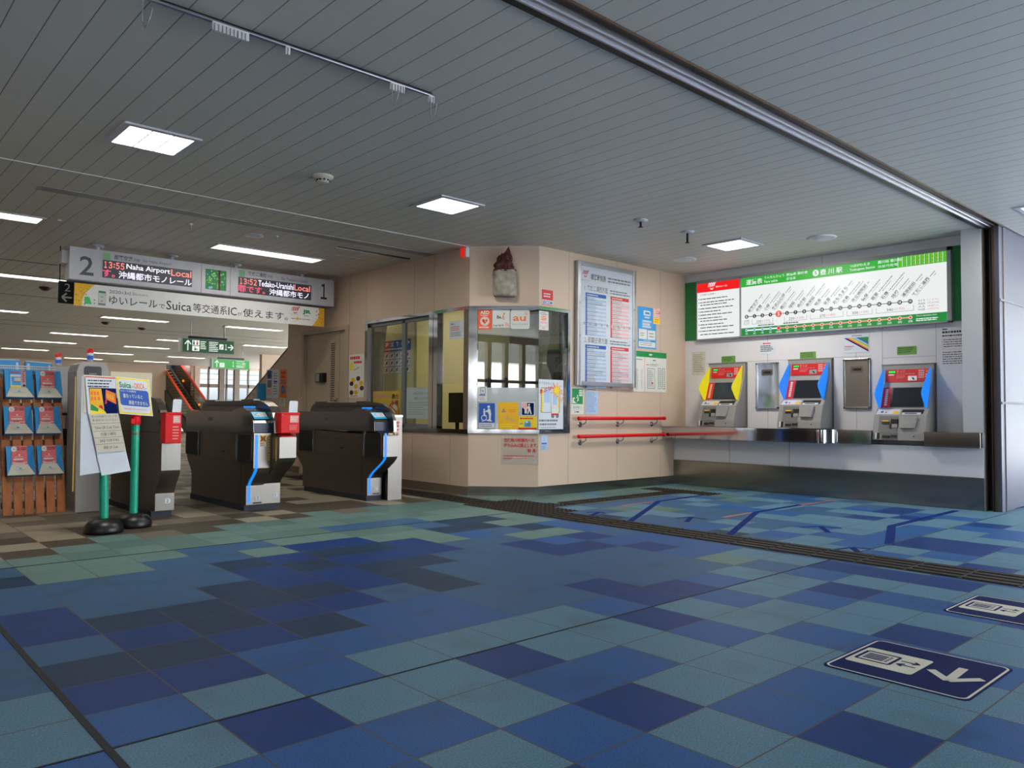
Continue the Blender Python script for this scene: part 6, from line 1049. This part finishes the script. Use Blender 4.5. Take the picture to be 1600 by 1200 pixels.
def floor_sign(x0, y0, label):
    W_, H_ = .527, .530; t = empty('floor_sign', (x0+W_/2, y0+H_/2, 0), label, 'floor sign', 'blue elevator floor stickers')
    m = MB(); m.prism(FF, rr(x0, y0, x0+W_, y0+H_, .03), .0005, .0028, 'floor_sign_blue'); G = FF.sub(x0, y0, .0032); o = .012
    q_ = rr(o, o, W_-o, H_-o, .028)+[rr(o, o, W_-o, H_-o, .028)[0]]; m.stroke(G, q_, .009, 0, 'offwhite'); m.build('plate', t)
    # the pictogram reads from the far left: its top points towards -x ... its right towards -y
    m = MB(); m.prism(G, rr(.135, .242, .378, .50, .015), 0, .0004, 'offwhite'); K = 'floor_sign_blue'
    m.stroke(G, [(.195, .35), (.325, .35), (.325, .48), (.195, .48), (.195, .35)], .013, .0006, K)
    for k in range(4): m.rect(G, .222+k*.021, .385, .237+k*.021, .465, .0006, K); m.disc(G, .2295+k*.021, .374, .007, .0008, K, 8)
    for a, s in ((.235, 1), (.285, -1)):
        m.stroke(G, [(a, .262), (a, .335)], .011, .0006, K); e_ = .33 if s > 0 else .265; m.stroke(G, [(a-.02, e_-s*.022), (a, e_), (a+.02, e_-s*.022)], .011, .0008, K)
    m.build('elevator_symbol', t)
    m = MB(); m.stroke(G, [(.252, .205), (.165, .125), (.275, .035)], .034, 0, 'offwhite') if False else None
    m.stroke(G, [(.265, .215), (.178, .125), (.288, .040)], .034, .0003, 'offwhite'); m.stroke(G, [(.19, .125), (.375, .133)], .034, .0006, 'offwhite'); m.build('arrow', t)
floor_sign(3.033, .966, 'whole blue floor sticker with elevator symbol and arrow, nearest the camera'); floor_sign(4.330, .966, 'blue elevator floor sticker cut by the right edge, beside the tactile strip')
def tape(pts, w_, m_, label, grp='tape marks on the floor'):
    m = MB()
    for k, ((a0, b0), (a1, b1)) in enumerate(zip(pts, pts[1:])):
        l = math.hypot(a1-a0, b1-b0); x, y = -(b1-b0)/l*w_/2, (a1-a0)/l*w_/2; m.prism(FF, [(a0+x, b0+y), (a0-x, b0-y), (a1-x, b1-y), (a1+x, b1+y)], .0005, .0014+.0003*k, m_)
    m.build('floor_tape', label=label, cat='tape', group=grp)
tape([(5.672, 4.609), (7.185, 5.43), (8.37, 5.505)], .06, 'tape_blue', 'bent blue tape line on the floor nearest the timetable wall'); tape([(6.543, 5.435), (7.1, 5.455)], .045, 'tape_red', 'short reddish tape on the floor joining the first blue tape bend')
tape([(5.626, 3.553), (7.18, 4.21), (8.134, 4.235)], .06, 'tape_blue', 'bent blue tape line in the middle of the ticket floor'); tape([(8.134, 4.235), (8.911, 4.205)], .05, 'tape_red', 'reddish tape continuing the middle blue line towards the machines'); tape([(6.555, 4.20), (7.1, 4.225)], .045, 'tape_red', 'short reddish tape on the floor joining the middle blue bend')
tape([(6.22, 2.516), (7.234, 2.907), (8.935, 2.933)], .07, 'tape_blue', 'bent blue tape line on the floor nearest the shutter')
for p0, p1, a, b_, l in (((5.649, 5.081), (5.937, 5.22), (5.824, 5.292), (5.90, 5.10), 'small blue arrow tape on the floor nearest the office corner'), ((6.022, 4.241), (6.334, 4.405), (6.16, 4.46), (6.32, 4.22), 'small blue arrow tape between the first two lane lines'), ((6.42, 3.092), (6.716, 3.31), (6.53, 3.40), (6.745, 3.13), 'small blue arrow tape between the second and third lane lines'), ((5.68, 2.514), (5.85, 2.64), (5.62, 2.69), (5.90, 2.50), 'small blue arrow tape beside the long tactile strip')):
    m = MB(); m.stroke(FF.sub(0, 0, 0), [p0, p1], .05, .0012, 'tape_blue'); m.stroke(FF.sub(0, 0, 0), [a, p1, b_], .035, .0016, 'tape_blue'); m.build('floor_arrow', label=l, cat='tape', group='arrow tape marks on the floor')
# ---------------------------------------------------------------- far hall: escalator, stair wall notices
t = empty('escalator', (12.45, 34, 0), 'distant escalator with orange red handrails beside the windows', 'escalator'); sl = .545; y0_, z0_ = 33.2, 1.0
for x in (12.03, 12.9):
    m = MB(); m.tube([(x, 32.4, .92), (x, 32.9, .93), (x, y0_, 1.02), (x, y0_+6, 1.02+6*sl)], .05, 'esc_red', 10); m.build('handrail', t)
    m = MB(); m.prism(Frame((x-.02, 0, 0), (0, 1, 0), ZV), [(32.4, .15), (32.4, .88), (33.2, .95), (39.2, .95+6*sl), (39.2, .2+6*sl), (33.2, .2)], 0, .03, 'esc_glass'); m.build('balustrade', t)
    m = MB(); m.prism(Frame((x-.08, 0, 0), (0, 1, 0), ZV), [(32.3, 0), (32.3, .18), (33.2, .22), (39.2, .22+6*sl), (39.2, -.3+6*sl), (33.6, 0)], 0, .16, 'office_dark'); m.build('skirt', t)
m = MB()
for k in range(24): m.box(12.1, 33.2+k*.25, .05+k*.136, 12.82, 33.5+k*.25, .14+k*.136, 'black'); m.box(12.1, 33.195+k*.25, .125+k*.136, 12.82, 33.21+k*.25, .14+k*.136, 'yellowo')
m.build('steps', t); m = MB()
for k in (1.2, 3.2): m.box(12.84, 33.2+k, .5+k*sl, 12.86, 33.35+k, .6+k*sl, 'esc_lamp')
m.build('step_lamp', t)
FT = Frame((5.928, 0, 0), (0, -1, 0), ZV)
b, G = sheet('poster', FT, -12.82, 1.20, -12.60, 1.69, 'paper_cool', 'narrow photo poster on the stair wall, leftmost of the far posters', 'poster'); b.rect(G, .02, .33, .2, .47, 0, 'blue'); b.rect(G, .05, .36, .17, .41, .0003, 'clay'); b.rect(G, .03, .18, .2, .31, 0, 'ink_grey'); b.rect(G, .03, .05, .2, .16, 0, 'palepink'); fin(b)
b, G = sheet('poster', FT, -12.59, 1.20, -12.35, 1.68, 'paper_cool', 'pale notice sheet on the stair wall between the photo and orange posters', 'poster'); b.dashes(G, .03, .05, .2, .44, 9, 0, 'ink_grey', .3); b.rect(G, .05, .26, .18, .29, .0003, 'blue'); fin(b)
b, G = sheet('poster', FT, -12.30, 1.07, -12.09, 1.675, 'orange', 'tall orange poster on the stair wall beside the office wall end', 'poster'); b.dashes(G, .02, .45, .19, .58, 2, 0, 'redink', .6); b.dashes(G, .02, .36, .19, .44, 2, 0, 'blue', .5); b.disc(G, .105, .27, .07, 0, 'blue', 14); b.disc(G, .105, .26, .04, .0003, 'skyblue', 12); b.rect(G, .0, 0, .21, .13, 0, 'paper'); b.dashes(G, .02, .02, .19, .12, 4, .0003, 'ink_grey', .4); fin(b)
m = MB(); m.fbox(FT, -12.90, 1.17, .0, -12.86, 1.45, .14, 'cyan'); m.fbox(FT, -12.96, 1.17, .0, -12.91, 1.43, .12, 'redink'); m.fbox(FT, -12.98, 1.15, 0, -12.84, 1.17, .15, 'brown_frame'); m.build('leaflet_holder', label='small leaflet holder with blue and red leaflets on the stair wall', cat='leaflet holder')
b, G = sheet('notice', FT, -13.42, 1.16, -13.2, 1.34, 'offwhite', 'small cream notice low on the stair wall near its slope', 'notice'); b.dashes(G, .03, .04, .19, .14, 3, 0, 'ink_grey', .4); fin(b)
# ---------------------------------------------------------------- world outside the openings
g_ = MB(); g_.box(-60, -60, -6.3, 60, 80, -6, 'ground'); g_.build('street_ground', kind='structure', origin=(0, 0, -6))
w = MB(); w.box(-2.7, -4.0, 0, 5.4, -3.9, .9, 'concrete'); w.build('wall_parapet', kind='structure')
w = MB(); w.box(5.4, -30, -.2, 44, -3.98, -.01, 'ground'); w.box(17.2, -3.98, -.2, 44, 24, -.01, 'ground'); w.build('bounce_deck', kind='structure', origin=(0, 0, 0))  # pale deck added to bounce daylight up onto the ceiling
w = MB(); w.box(-2.7, -3.9, 0, 5.4, -3.78, CZ+.15, 'concrete'); w.build('light_block_south', kind='structure')  # unseen wall added to hold back light from behind the camera
def building(x0, y0, x1, y1, h, label, nx=6, nz=4):
    t = empty('building', ((x0+x1)/2, (y0+y1)/2, -6), label, 'building'); m = MB(); m.box(x0, y0, -6, x1, y1, h, 'bld'); m.build('walls', t)
    for k in range(nz):
        z = -2+k*2.6
        if z+1.3 < h: m = MB(); m.box(x1-.02, y0+.6, z, x1+.06, y1-.6, z+1.2, 'office_dark'); m.build('window_band', t)
building(-26, -14, -14, 16, 9, 'white building outside, seen only as a reflection in the corner window'); building(48, -46, 58, 14, 15, 'unseen building added to block low sky over the plaza to the right, outside the photograph'); building(-14, -40, 14, -26, 8, 'white building across the street behind the camera')  # right-hand building is added to cut sky glare on the outside panels
h = MB(); n_ = 24
h.add([(-20+6*k, 78+3*math.sin(k), -6) for k in range(n_)]+[(-20+6*k, 84, 1.5+1.6*noise.noise(Vector((k*.37, 0, 0)))) for k in range(n_)], [(k, k+1, n_+k+1, n_+k) for k in range(n_-1)], 'hill'); h.build('hills', kind='structure')
